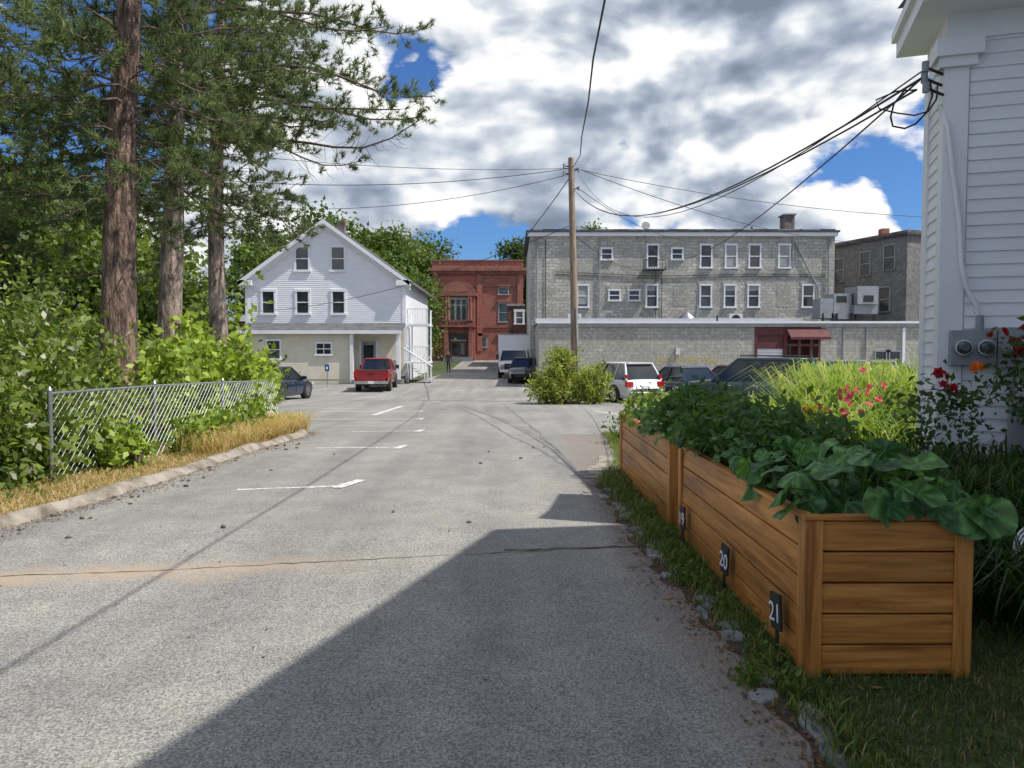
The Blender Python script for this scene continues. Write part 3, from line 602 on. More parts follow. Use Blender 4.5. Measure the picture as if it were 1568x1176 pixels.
# ------------------------------------------------------------ raised planters
def planter(y0, y1, x0=1.37, x1=2.16, H=.77):
    g = Grp('raised_planter_box')
    z0 = gz((y0 + y1) / 2) - .02; n = 5; bh = (H - .03) / n; ps = .085
    for i in range(n):
        a = z0 + .03 + i * bh; b = a + bh - .009; j = lambda: R.uniform(-.003, .003)
        jx = j()
        g.box('front_boards_%d' % i, 'woodx', x0 + ps - .01, x1 - ps + .01, y0 + .018 + jx, y0 + .05, a, b); g.box('back_boards', 'woodx', x0 + ps, x1 - ps, y1 - .05, y1 - .018, a, b)
        jx = j(); g.box('side_boards', 'woody', x0 + .018 + jx, x0 + .05, y0 + .02, y1 - .02, a, b); g.box('side_boards', 'woody', x1 - .05, x1 - .018, y0 + .02, y1 - .02, a, b)
    g.box('liner', 'black', x0 + .052, x1 - .052, y0 + .052, y1 - .052, z0 + .02, z0 + H - .1)
    for x in (x0, x1 - ps):
        for y in (y0, y1 - ps): g.box('corner_posts', 'woodz', x, x + ps, y, y + .016, z0 - .03, z0 + H - .002); g.box('corner_posts', 'woodz', x if x == x0 else x1 - .016, x + .016 if x == x0 else x1, y + .017, y + ps + .01, z0 - .03, z0 + H - .002)
    g.box('cap_rail', 'woodx', x0 - .008, x1 + .008, y0 - .008, y0 + .055, z0 + H, z0 + H + .022); g.box('cap_rail', 'woodx', x0 - .008, x1 + .008, y1 - .055, y1 + .008, z0 + H, z0 + H + .022)
    g.box('cap_rail', 'woody', x0 - .008, x0 + .055, y0 + .057, y1 - .057, z0 + H, z0 + H + .021); g.box('cap_rail', 'woody', x1 - .055, x1 + .008, y0 + .057, y1 - .057, z0 + H, z0 + H + .021)
    g.box('soil', 'soil', x0 + .05, x1 - .05, y0 + .05, y1 - .05, z0 + H - .097, z0 + H - .06)
    e = g.done()
    for o in e.children:
        if o.name.split('.')[0] not in ('soil', 'liner'):
            m = o.modifiers.new('bevel', 'BEVEL'); m.width = .004; m.segments = 2
    return e
planter(3.5, 6.2); planter(6.55, 9.6)
for i, (y, txt) in enumerate(((3.74, '21'), (4.72, '20'), (5.85, '19'))):
    g = Grp('number_marker', (1.335, y, 0), math.radians(-85)); g.e.rotation_euler[1] = math.radians((-6, 5, -4)[i])
    z = .23; g.box('plaque', 'black', -.055, .055, -.007, .007, z - .09, z + .09); g.box('stake', 'black', -.010, .010, -.006, .006, -.02, z - .091)
    e = g.done()
    cu = bpy.data.curves.new('numerals', 'FONT'); cu.body = txt; cu.size = .135; cu.align_x = 'CENTER'; cu.extrude = .001; cu.materials.append(M['white'])
    o = link(bpy.data.objects.new('numerals', cu), e); o.location = (0, -.010, z - .05); o.rotation_euler = (math.pi / 2, 0, 0)

# ------------------------------------------------------------ edging stones, lawn
g = Grp('edging_stones'); y = 2.0
while y < 8.4:
    l, w, h = R.uniform(.05, .13), R.uniform(.035, .08), R.uniform(.008, .026)
    x = rb(y) + .07 + R.uniform(-.05, .05); y += l * 1.5 + (R.uniform(.1, .4) if R.random() < .45 else .02)
    vs = []; n = 8; rot = R.uniform(0, 6); tilt = R.uniform(-.12, .12); rs = [1 + R.uniform(-.28, .2) for _ in range(n)]
    for zz, sc in ((-.02, 1), (h * .7, .95), (h, .82)):
        for j in range(n):
            a = 2 * math.pi * j / n + rot * .1; dx = math.cos(a) * w * sc * rs[j]; vs.append((x + dx, y + math.sin(a) * l * sc * rs[j], gz(y) + zz + dx * tilt))
    fs = [(r * n + j, r * n + (j + 1) % n, (r + 1) * n + (j + 1) % n, (r + 1) * n + j) for r in range(2) for j in range(n)] + [tuple(range(2 * n, 3 * n))]
    g.add('stones', 'stone', vs, fs)
g.done()
def scatter(n, xf, y0, y1):
    y = NR.uniform(y0, y1, n); a = np.array([xf(v)[0] for v in y]); b = np.array([xf(v)[1] for v in y]); x = a + (b - a) * NR.uniform(0, 1, n)
    return np.stack([x, y, np.interp(y, GY, GZ)], 1)
LG = [(.05, .10, .018), (.13, .18, .04), (.28, .22, .1)]
blades('lawn_grass', np.concatenate([scatter(23000, lambda y: (rb(y) + .12, 3.6), 2.0, 6), scatter(6000, lambda y: (rb(y) + .1, 1.5), 2.4, 9.5)]), .045, .0032, .9, LG)
blades('verge_grass', np.concatenate([scatter(1200, lambda y: (rb(y) + .03, 1.38), 2.4, 9.5), scatter(4200, lambda y: (rb(y) - .05, rb(y) + .5), 8.6, 15)]), .10, .004, .9, [(.06, .12, .02), (.20, .26, .05), (.3, .25, .1)])
wc = [(R.uniform(1.13, 1.34), R.uniform(3.0, 9.3)) for _ in range(22)]
e = bpy.data.objects.new('verge_weeds', None); link(e)
leafmesh('leaves', [cloud((x, y, gz(y) + .04), (.07, .1, .04), 7, .06, 10, [(.05, .11, .018), (.15, .22, .04)]) for x, y in wc], .035, .55, e)
DG = [(.38, .27, .13), (.56, .43, .23), (.16, .2, .05)]
blades('dry_grass', np.concatenate([scatter(15000, lambda y: (-5.5, lb(y) - .12), 5, 15.6)]), .10, .005, 1.0, DG)
blades('tall_dry_grass', np.concatenate([scatter(900, lambda y: (-4.9, -4.25), 11, 13.2), scatter(5200, lambda y: (-5.3, -4.25), 13.0, 15.8)]), .42, .006, .9, [(.44, .30, .13), (.64, .48, .26), (.2, .27, .06)])

# ------------------------------------------------------------ planter vegetables
def bigleaf(V, F, C, c, az, tilt, s, col):
    c = Vector(c); o = len(V); rings, seg = 4, 18
    ca, sa = math.cos(az), math.sin(az); ct, st = math.cos(tilt), math.sin(tilt); ph = R.uniform(0, 6); cup = R.uniform(-.25, .6)
    V.append(tuple(c)); C.append([x * 1.8 for x in col])
    for r in range(1, rings + 1):
        for j in range(seg):
            a = 2 * math.pi * j / seg; f = r / rings
            rad = s * f * (1 + .09 * math.sin(5 * a + ph) + .04 * math.sin(11 * a)) * (1 - .38 * max(0, math.cos(a - math.pi)) ** 6)
            lx, ly = rad * math.cos(a) + s * .3 * f, rad * math.sin(a) * .92
            lz = .12 * s * f - cup * s * f * f + .14 * s * math.sin(3 * a + ph) * f * f + .06 * s * math.sin(9 * a) * f - .18 * s * abs(math.cos(a * 3)) * (1 - f) * f
            x1, z1 = lx * ct + lz * st, -lx * st + lz * ct
            V.append((c.x + x1 * ca - ly * sa, c.y + x1 * sa + ly * ca, c.z + z1))
            vein = 1.0 + (.9 if j % 3 == 0 else -.10); C.append([x * vein for x in col])
    for j in range(seg): F.append((o, o + 1 + j, o + 1 + (j + 1) % seg))
    for r in range(rings - 1):
        for j in range(seg): F.append((o + 1 + r * seg + j, o + 1 + (r + 1) * seg + j, o + 1 + (r + 1) * seg + (j + 1) % seg, o + 1 + r * seg + (j + 1) % seg))
M['stem'] = pmat('green_stem', (.12, .18, .05), (.07, .12, .03), 8, .6)
def leafy(name, x0, x1, y0, y1, z, n, s, h, cols, spill=.1, tl=(0, .9)):
    e = bpy.data.objects.new(name, None); link(e); V = []; F = []; C = []; g = grp_on(e)
    for i in range(n):
        x = R.uniform(x0 - spill, x1 + spill); y = R.uniform(y0 - spill, y1 + spill); out = max(0, x0 - x, x - x1, y0 - y) / max(spill, .01)
        zz = z + R.uniform(.0, h) * (1 - .6 * out) - .03 * out
        if out > .2: az = math.atan2(y - min(max(y, y0), y1), x - min(max(x, x0), x1)) + R.gauss(0, .5)
        else: az = math.atan2(y - (y0 + y1) / 2, x - (x0 + x1) / 2) + R.gauss(0, .9)
        k = R.random()
        col = [cols[0][q] * (1 - k) + cols[1][q] * k for q in range(3)]
        bigleaf(V, F, C, (x, y, zz), az, R.uniform(*tl) + .5 * out, s * R.uniform(.5, 1.2), col)
        bx = min(max(x, x0 + .05), x1 - .05) * .6 + (x0 + x1) / 2 * .4; by = min(max(y, y0 + .05), y1 - .05) * .8 + (y0 + y1) / 2 * .2
        g.tube('stems', 'stem', [(bx, by, z - .12), ((bx + x) / 2, (by + y) / 2, (z + zz) / 2 + .02), (x, y, zz)], .005, 5, caps=False)
    me = bpy.data.meshes.new('leaves'); me.from_pydata(V, [], F); a = me.color_attributes.new('Col', 'FLOAT_COLOR', 'POINT')
    CC = np.ones((len(V), 4), dtype=np.float32); CC[:, :3] = np.array(C); a.data.foreach_set('color', CC.ravel())
    me.polygons.foreach_set('use_smooth', [True] * len(F)); me.materials.append(M['bigleaf']); link(bpy.data.objects.new('leaves', me), e); g.done()
CAB = [(.035, .10, .035), (.11, .23, .065)]
leafy('squash_plant', 1.44, 2.12, 3.58, 4.3, .80, 105, .102, .24, CAB, .12, (.1, 1.3))
leafy('squash_plant', 1.46, 2.08, 4.2, 4.7, .79, 34, .085, .2, CAB, .09, (.1, 1.2))
leafy('bean_plant', 1.44, 2.1, 4.7, 6.1, .79, 220, .052, .30, [(.03, .10, .03), (.12, .23, .06)], .14)
leafy('bean_plant', 1.42, 2.1, 6.6, 8.0, .75, 190, .052, .27, [(.03, .10, .03), (.11, .21, .06)], .14)
leafy('lettuce_plant', 1.44, 2.1, 8.1, 9.5, .71, 170, .052, .22, [(.12, .24, .03), (.28, .42, .06)], .09)
e = bpy.data.objects.new('pepper_plants', None); link(e)
leafmesh('leaves', [cloud((R.uniform(1.6, 1.95), y, .96), (.36, .3, .16), 34, .13, 24, [(.03, .09, .03), (.14, .24, .06)]) for y in (4.9, 5.4, 5.9, 6.9, 7.5)] + [cloud((1.75, y, .86), (.34, .3, .14), 24, .12, 22, GREENL) for y in (8.4, 9.1)], .075, .5, e)

# ------------------------------------------------------------ garden beyond planters
PT = lambda n, x0, x1, y0, y1: scatter(n, lambda y: (x0, x1), y0, y1)
blades('daylily_clump', PT(4600, 2.3, 4.6, 4.9, 6.1), .8, .011, .9, [(.02, .055, .015), (.07, .13, .03), (.12, .17, .05)])
blades('daylily_clump', PT(3000, 2.75, 3.6, 3.9, 5.0), .5, .011, 1.0, [(.02, .055, .015), (.06, .12, .03), (.1, .15, .04)])
blades('ornamental_grass', PT(2800, 4.4, 6.2, 10.3, 12.4), 1.35, .012, .6, [(.15, .25, .04), (.36, .44, .10), (.5, .47, .18)])
blades('ornamental_grass', PT(1900, 2.9, 4.4, 8.3, 10.0), .95, .012, .8, [(.13, .22, .03), (.32, .41, .08), (.45, .44, .14)])
e = bpy.data.objects.new('garden_shrubs', None); link(e)
leafmesh('leaves', [cloud(c, r, ns, .22, 36, GREEN) for c, r, ns in (((2.7, 10.5, .25), (.8, .9, .45), 50), ((4.6, 8.6, .45), (.9, .6, .5), 46), ((2.9, 7.8, .45), (.6, .5, .5), 44), ((2.7, 13, .1), (1, 1.2, .4), 40), ((5.6, 12.5, .2), (1.6, 1.2, .6), 50))], .09, .5, e)
def flowers(name, pts, col, s, ctr):
    V = []; F = []; C = []
    for p in pts:
        az = R.uniform(0, 6.3); n = 6; d = Vector((math.cos(-1.6 + R.gauss(0, .7)), math.sin(-1.6 + R.gauss(0, .7)), R.uniform(.1, .8))).normalized()
        a = d.cross(Vector((0, 0, 1))).normalized(); b = a.cross(d); p = Vector(p); sz = s * R.uniform(.7, 1.2)
        for ring, (q, lift) in enumerate(((1, .2), (.6, .5))):
            for j in range(n):
                t0 = 2 * math.pi * (j + ring * .5) / n + az; o = len(V); dirv = a * math.cos(t0) + b * math.sin(t0); sd = d.cross(dirv); k = R.uniform(.7, 1.15)
                V += [tuple(p), tuple(p + dirv * sz * .6 * q + sd * sz * .34 * q + d * sz * (lift + .05)), tuple(p + dirv * sz * q + d * sz * lift), tuple(p + dirv * sz * .6 * q - sd * sz * .34 * q + d * sz * (lift + .05))]
                C += [[x * k for x in ctr], [x * k for x in col], [x * k for x in col], [x * k for x in col]]; F.append((o, o + 1, o + 2, o + 3))
    return mesh_np(name, V, F, M['petal'], np.array(C))
rp = lambda n, c, r: [tuple(c[i] + R.gauss(0, r[i]) for i in range(3)) for _ in range(n)]
flowers('pink_flowers', rp(12, (3.45, 7.4, 1.12), (.14, .12, .10)) + rp(12, (3.15, 7.2, .95), (.12, .12, .08)), (.75, .10, .20), .045, (.8, .3, .3))
flowers('yellow_flowers', rp(9, (2.72, 7.0, .98), (.12, .12, .05)), (.85, .68, .05), .04, (.8, .5, .05))
flowers('red_roses', rp(12, (3.78, 5.70, 1.60), (.07, .08, .07)) + rp(6, (3.30, 5.65, 1.3), (.08, .08, .05)), (.42, .012, .03), .042, (.3, .01, .02))
flowers('orange_flowers', rp(4, (3.52, 5.66, 1.40), (.04, .04, .02)), (.85, .16, .02), .038, (.8, .3, .02))
e = bpy.data.objects.new('rose_bush', None); link(e)
leafmesh('leaves', [cloud((3.85, 5.65, 1.3), (.28, .22, .32), 30, .16, 20, [(.03, .07, .02), (.09, .15, .04)]), cloud((3.25, 5.75, .95), (.3, .2, .28), 26, .16, 20, [(.03, .07, .02), (.09, .15, .04)])], .06, .55, e)
g = Grp('garden_hose')
for q in range(3): g.tube('hose_coil', 'white', [(2.95 + .14 * math.cos(a), 4.15 + .05 * math.sin(a) + q * .02, .36 + .17 * math.sin(a) + q * .012) for a in np.linspace(0, 6.29, 26)], .006, 6)
g.tube('hose_coil', 'greymetal', [(2.95, 4.2, -.02), (2.95, 4.2, .55)], .014); g.tube('hose_coil', 'greymetal', [(2.88, 4.2, .53), (3.02, 4.2, .53)], .014); g.done()

# ------------------------------------------------------------ shrubs
def bush(name, blobs, size, pal, asp=.5, sub=.35, per=40, shoots=0):
    e = bpy.data.objects.new(name, None); link(e)
    cl = [cloud(c, r, ns, sub, per, pal) for c, r, ns in blobs]; g = grp_on(e)
    for c, r, ns in blobs:
        for i in range(7):
            a = R.uniform(0, 6.3); q = (c[0] + math.cos(a) * r[0] * .7, c[1] + math.sin(a) * r[1] * .7, c[2] + r[2] * R.uniform(0, .8))
            g.tube('stems', 'twig', [(c[0] + R.uniform(-.2, .2), c[1] + R.uniform(-.2, .2), gz(c[1]) - .05), ((c[0] + q[0]) / 2 + .1, (c[1] + q[1]) / 2, (q[2] + gz(c[1])) / 2 + .1), q], [.03, .018, .006], 5)
        for i in range(shoots):
            a = R.uniform(0, 6.3); el = R.uniform(.15, 1.3); dr = Vector((math.cos(a) * math.cos(el), math.sin(a) * math.cos(el), math.sin(el)))
            p0 = Vector(c) + Vector((dr.x * r[0], dr.y * r[1], dr.z * r[2])) * .8; L = R.uniform(.25, .6) * max(r); p1 = p0 + (dr + Vector((0, 0, .3))) * L
            g.tube('stems', 'twig', [p0, p1], [.008, .003], 4)
            for k_ in range(4): cl.append(cloud(tuple(p0.lerp(p1, k_ / 3)), (sub * .3,) * 3, 2, sub * .35, max(4, per // 5), pal))
    leafmesh('leaves', cl, size, asp, e); g.done()
bush('pole_shrub', [((2.2, 29.6, .15), (1.25, 1, .75), 80), ((1.5, 29.3, -.1), (.8, .8, .45), 40), ((3.1, 29.4, -.1), (.7, .7, .5), 36), ((1.9, 29.7, .9), (.4, .5, .5), 24)], .16, [(.12, .17, .03), (.40, .45, .09), (.5, .42, .12)], .35, per=30, shoots=18)
SH = [(.045, .085, .018), (.28, .36, .07), (.5, .5, .4)]
bush('hedge_shrub', [((-6.5, 9.3, .85), (1.0, 1.2, 1.1), 110), ((-6.0, 8.3, .4), (.75, .9, .7), 70), ((-7.6, 11.5, 1.0), (1.3, 1.4, 1.2), 90), ((-8.3, 9.0, 1.3), (1.3, 1.5, 1.6), 80), ((-7.0, 8.0, 1.2), (.8, .8, 1.0), 50)], .12, SH, .5, per=34, shoots=22)
bush('hedge_shrub', [((-5.55, 9.6, .35), (.28, .6, .4), 44), ((-6.2, 12.5, .35), (.6, 1.4, .5), 54)], .12, GREENL, .6, per=26, shoots=8)
bush('maple_saplings', [((-6.8, 13.8, .7), (.9, 1.0, .7), 50), ((-6.6, 16.6, .95), (1.2, 1.4, .8), 80), ((-5.7, 15.6, .45), (.6, .7, .6), 40), ((-7.9, 14.6, .9), (1.1, 1.2, .8), 46)], .17, [(.12, .20, .03), (.42, .52, .08)], .65, per=24, shoots=18)
bush('fence_vine', [((-4.82, 11.7, .15), (.2, .7, .3), 34), ((-4.78, 13.8, .2), (.22, .8, .32), 38), ((-5.05, 9.9, .15), (.2, .4, .25), 20)], .11, [(.11, .19, .03), (.38, .48, .08)], .6, sub=.2, per=18, shoots=8)
bush('background_shrubs', [((-11, 19, .8), (2.5, 2, 1.4), 80), ((-14, 17, 1.2), (3, 2, 2.2), 90), ((-9.4, 23, .4), (1.3, 2, 1.1), 50), ((-16, 28, .6), (4, 2, 1.8), 80), ((-10.8, 31, .0), (1.1, 1.3, .9), 40)], .2, GREEN, .55, sub=.6, per=34, shoots=8)

# ------------------------------------------------------------ chain link fence
g = Grp('chain_link_fence')
fp = [(-5.35, 8.75), (-5.2, 11.0), (-5.05, 13.2), (-4.85, 15.6)]
for (x, y) in fp: g.tube('posts', 'metal', [(x, y, gz(y) - .05), (x, y, gz(y) + 1.1)], .028, 8); g.tube('posts', 'metal', [(x, y, gz(y) + 1.1), (x, y, gz(y) + 1.14)], [.035, .01], 8)
H = 1.05
for (x0, y0), (x1, y1) in zip(fp[:-1], fp[1:]): g.tube('top_rail', 'metal', [(x0, y0, gz(y0) + 1.06), (x1, y1, gz(y1) + 1.06)], .019, 8)
tot = math.hypot(fp[-1][0] - fp[0][0], fp[-1][1] - fp[0][1])
def fpt(l, z):
    f = min(max(l / tot, 0), 1); x = fp[0][0] + (fp[-1][0] - fp[0][0]) * f; y = fp[0][1] + (fp[-1][1] - fp[0][1]) * f; return (x + .03, y, gz(y) + z)
sp = .11
for i in range(int((tot + H) / sp)):
    for s in (1, -1):
        a0, a1 = (i * sp - H, i * sp) if s > 0 else (i * sp, i * sp - H)
        seg = [(a0 + (a1 - a0) * t_, H * t_) for t_ in [k_ / 10 for k_ in range(11)]]; seg = [q for q in seg if 0 <= q[0] <= tot]
        if len(seg) >= 2: g.tube('mesh_wires', 'metal', [fpt(*seg[0]), fpt(*seg[-1])], .0020, 3, smooth=False, caps=False)
g.done()

# ------------------------------------------------------------ pine trees
def pine(x, y, lean, r0, zlow, seed, bark, H=14, rl=4.6, right=1.0, zfull=9.5, extra=(), dens=5.4):
    rr = random.Random(seed); z0 = gz(y) - .1
    g = Grp('pine_tree'); tp = []; tr = []
    for i in range(15):
        f = i / 14; tp.append(Vector((x + lean * f * H * .1 + math.sin(f * 5 + seed) * .16, y + math.sin(f * 4 + seed * 2) * .12, z0 + f * H))); tr.append(r0 * (1 - .72 * f) * (1.25 if i == 0 else 1))
    n = 20; V = []
    for p, r in zip(tp, tr):
        for j in range(n): a = 2 * math.pi * j / n; k = 1 + .08 * math.sin(j * 2.6 + p.z * 1.3) + rr.uniform(-.05, .05); V.append((p.x + math.cos(a) * r * k, p.y + math.sin(a) * r * k, p.z))
    g.add('trunk', bark, V, [(i * n + j, i * n + (j + 1) % n, (i + 1) * n + (j + 1) % n, (i + 1) * n + j) for i in range(14) for j in range(n)], True)
    TP = []; TD = []; TC = []
    def at(z):
        f = (z - z0) / H * 14; i = min(int(f), 13); return tp[i].lerp(tp[i + 1], f - i)
    for _ in range(9):
        z = rr.uniform(2.6, zlow + 2); az = rr.uniform(0, 6.28); s = at(z); L = rr.uniform(.4, 1.6); d = Vector((math.cos(az), math.sin(az), rr.uniform(-.3, .2)))
        g.tube('branches', 'twig', [s, s + d * L * .5, s + d * L + Vector((0, 0, rr.uniform(-.2, .1)))], [.022, .014, .005], 5, caps=False)
    def limb(z, az, L, droop, rise, low, bare):
        st = at(z); d = Vector((math.cos(az), math.sin(az), 0)); pts = []
        side = Vector((-d.y, d.x, 0)); sw = rr.uniform(-.3, .3); w1 = rr.uniform(0, 6)
        for q in range(8):
            f = q / 7; pts.append(st + d * L * f * (1 - .15 * droop * f) + side * (sw * L * f * f + .12 * math.sin(f * 7 + w1)) + Vector((0, 0, L * (rise * f - (droop + rise * .4) * f * f + .22 * f ** 4) + .09 * math.sin(f * 9 + w1))))
        g.tube('branches', 'twig', pts, [.036 * (1 - .85 * q / 7) * (L / 4) + .005 for q in range(8)], 5, caps=False)
        ns = int(L * (dens if low else 2.2))
        for s_ in range(ns):
            f = .22 + .78 * (s_ + rr.random()) / ns; i = min(int(f * 7), 6); bp = pts[i].lerp(pts[i + 1], f * 7 - i); sl = (.3 + .8 * rr.random()) * (1.15 - f * .5)
            sd = (d * rr.uniform(.1, 1) + side * rr.choice([-1, 1]) * rr.uniform(.3, 1) + Vector((0, 0, rr.uniform(-.9, .6)))).normalized()
            mid = bp + sd * sl * .5 + Vector((0, 0, -.05)); end = bp + sd * sl + Vector((0, 0, .06))
            g.tube('branches', 'twig', [bp, mid, end], [.009, .006, .004], 3, caps=False)
            if rr.random() < bare: continue
            shade = rr.random()
            for u in range(rr.choice([3, 4, 5])):
                k_ = 1 - u * .15; p = bp.lerp(end, k_) + Vector((rr.uniform(-.10, .10), rr.uniform(-.10, .10), rr.uniform(-.06, .09)))
                TP.append(p); TD.append((sd * .8 + Vector((rr.uniform(-.4, .4), rr.uniform(-.4, .4), rr.uniform(.1, 1.0)))).normalized()); TC.append(shade * .6 + rr.random() * .4)
    z = zlow
    while z < H - .4:
        low = z < zfull; z += rr.uniform(.12, .32) if low else rr.uniform(.5, .9)
        if z > H - .4: break
        fr = (z - zlow) / (H - zlow)
        for b in range(rr.choice([1, 2, 2, 3])):
            az = rr.uniform(0, 6.283); L = rl * (1 - fr * .5) * rr.uniform(.35, 1.1)
            if math.cos(az) > .2: L *= right * (.6 if z < zlow + .9 else 1)
            limb(z, az, L, rr.uniform(.15, .75) * (1 - fr), rr.uniform(-.15, .5), low, .7 if rr.random() < .10 else .06)
    for (z, az, L, droop, rise, bare) in extra: limb(z, az, L, droop, rise, True, bare)
    e = g.done()
    TP = np.array([tuple(p) for p in TP]); TD = np.array([tuple(p) for p in TD]); TC = np.array(TC); K = 24; n = len(TP)
    D = unit(TD[:, None, :] * NR.uniform(.1, 1.0, (n, K, 1)) + NR.normal(size=(n, K, 3)) * .42)
    base = TP[:, None, :] - TD[:, None, :] * NR.uniform(-.02, .11, (n, K, 1)); Ln = NR.uniform(.11, .20, (n, K, 1))
    S = unit(np.cross(D, NR.normal(size=(n, K, 3)))) * .0098
    V = np.stack([base - S, base + S, base + D * Ln], 2).reshape(-1, 3)
    c0 = np.array([.060, .098, .040]); c1 = np.array([.29, .36, .14]); w = TC[:, None, None] * .75 + NR.uniform(0, .25, (n, K, 1)); C = c0 * (1 - w) + c1 * w
    C = np.where(NR.uniform(size=(n, K, 1)) < .03, np.array([.40, .27, .13]), C)
    mesh_np('needles', V, np.arange(len(V)).reshape(-1, 3), M['needle'], np.repeat(C.reshape(-1, 3), 3, 0), e)
    return n
print('tufts', pine(-6.75, 13.0, .45, .31, 3.9, 3, 'bark', 13, 3.2, .85, 8.7, ((6.4, -1.6, 2.2, .5, .2, .05), (7.2, -1.3, 2.4, .4, .2, .05), (5.6, -1.8, 2.0, .5, .2, .05), (6.9, -2.2, 2.4, .4, .2, .05))),
      pine(-7.3, 16.5, -.05, .27, 4.4, 5, 'bark2', 14, 3.6, 1.0, 10, ((8.6, -.15, 4.6, .35, .2, .1), (9.6, .1, 4.9, .2, .2, .1), (7.4, -1.4, 2.6, .45, .2, .05), (6.4, -1.7, 2.4, .45, .2, .05))),
      pine(-7.7, 20.0, .15, .25, 4.3, 9, 'bark2', 15, 3.9, 1.1, 11.5, ((8.8, -.1, 6.0, .44, .18, .05), (8.2, .12, 5.7, .36, .1, .35), (8.0, -.25, 5.8, .40, .05, .5), (10.2, .05, 5.4, .3, .2, .05), (11.2, -.05, 4.8, .2, .2, .05), (9.4, .3, 5.2, .35, .1, .1), (7.0, -.1, 5.6, .16, -.03, .85), (7.6, -1.5, 2.6, .45, .2, .05), (6.2, -1.3, 2.4, .45, .2, .05))),
      pine(-10.8, 15.0, .1, .26, 3.4, 14, 'bark', 13, 3.6, 1, 9.3))

# ------------------------------------------------------------ broadleaf trees
def tree(x, y, H, r, pal, size, seed, trunkr=.25, ncl=10, sub=1.3, per=48, low=.3, nsub=26):
    rr = random.Random(seed); z0 = gz(y) - .1; g = Grp('broadleaf_tree')
    g.tube('trunk', 'twig', [(x, y, z0), (x + .1, y, z0 + H * .25), (x + .2, y, z0 + H * .55), (x, y, z0 + H * .9)], [trunkr, trunkr * .75, trunkr * .45, .04], 8)
    cl = []
    for i in range(ncl):
        a = i * 2.4 + rr.random(); f = low + (1 - low) * (i + .5) / ncl; w = r * math.sin(math.pi * min(1, (1 - f) * 1.0 + .12)) ** .6
        c = (x + math.cos(a) * w * .62, y + math.sin(a) * w * .62, z0 + H * f * .92); q = r * rr.uniform(.38, .55)
        g.tube('limbs', 'twig', [(x + .1, y, z0 + H * f * .5), ((x + c[0]) / 2, (y + c[1]) / 2, z0 + H * f * .75), c], [trunkr * .4, trunkr * .25, .03], 5)
        cl.append(cloud(c, (q, q, q * .8), nsub, sub, per, pal, .4))
    e = g.done(); leafmesh('foliage', cl, size, .6, e)
TG = [(.035, .07, .018), (.18, .25, .055)]
tree(-16.5, 27, 8.0, 3.6, TG, .32, 1); tree(-21, 24, 8.5, 4.2, TG, .32, 2); tree(-12.8, 25, 5.5, 2.6, [(.06, .1, .02), (.25, .33, .06)], .28, 3); tree(-25, 34, 12, 5, TG, .4, 4)
tree(-9.6, 70, 9.2, 2.8, TG, .35, 21, nsub=20); tree(-19.5, 66, 10, 4, TG, .4, 22)
tree(-12.2, 92, 15.0, 5.5, TG, .5, 6); tree(-19.5, 88, 16.5, 6.0, TG, .55, 7); tree(-28, 92, 15.5, 6.5, TG, .55, 8); tree(-17, 105, 17.5, 6, [(.05, .09, .02), (.2, .26, .055)], .55, 12)
tree(1.8, 112, 17.5, 4.2, [(.025, .05, .015), (.11, .17, .04)], .5, 10); tree(13.5, 110, 18.8, 4.5, TG, .5, 11)
e = bpy.data.objects.new('distant_trees', None); link(e)
cl = []
for i in range(26):
    x = -150 + i * 12 + R.uniform(-4, 4); y = 150 + R.uniform(-15, 25); h = R.uniform(11, 15)
    if -20 < x < 5: h *= .75
    cl.append(cloud((x, y, h * .5), (9, 7, h * .55), 40, 3, 36, TG, .5))
for i in range(9):
    cl.append(cloud((-70 + i * 5, 62 + R.uniform(-8, 10), 4), (5, 4, R.uniform(4.5, 7)), 40, 2, 36, TG, .5))
leafmesh('foliage', cl, 1.0, .6, e)

# ------------------------------------------------------------ utility pole and cables
g = Grp('utility_pole')
px_, py_ = 2.5, 31.0; pb = gz(py_)
g.tube('pole', 'polewood', [(px_ + .1, py_, pb - .1), (px_ + .02, py_, 4), (px_ - .12, py_, 9.25)], [.17, .145, .115], 12)
for z, s in ((8.9, -1), (8.6, -1), (8.75, 1), (8.0, 1)): g.tube('insulators', 'black', [(px_ - .1, py_, z), (px_ - .1 + s * .28, py_ - .05, z + .02)], .025); g.tube('insulators', 'greymetal', [(px_ - .1 + s * .3, py_ - .05, z - .06), (px_ - .1 + s * .3, py_ - .05, z + .1)], .05)
g.tube('conduit', 'greymetal', [(px_ + .22, py_ - .12, pb), (px_ + .1, py_ - .15, 3.2)], .04)
g.box('reflector', 'yellowpaint', px_ - .05, px_ + .12, py_ - .19, py_ - .17, 1.0, 1.25)
g.done()
g = Grp('overhead_cables')
def wire(a, b, sag, r=.012, n=22):
    a, b = Vector(a), Vector(b); pts = []
    for i in range(n + 1): f = i / n; p = a.lerp(b, f); p.z -= sag * 4 * f * (1 - f); pts.append(p)
    g.tube('wires', 'cable', pts, r, 5, caps=False)
top = (px_ - .1, py_, 8.85)
hc = (3.38, 6.35, 3.78)
wire((px_, py_, 8.0), hc, 1.1, .011); wire((px_, py_, 8.0), (3.36, 6.4, 3.7), 1.05, .010); wire((px_ + .15, py_, 8.7), (3.40, 6.33, 3.85), 1.5, .007)
g.tube('service_drip_loop', 'cable', [(3.38, 6.35, 3.78), (3.28, 6.4, 3.72), (3.2, 6.45, 3.6), (3.19, 6.48, 3.5), (3.22, 6.5, 3.43), (3.3, 6.46, 3.40), (3.36, 6.4, 3.42), (3.42, 6.34, 3.5), (3.44, 6.3, 3.62), (3.4, 6.28, 3.75)], .008, 6)
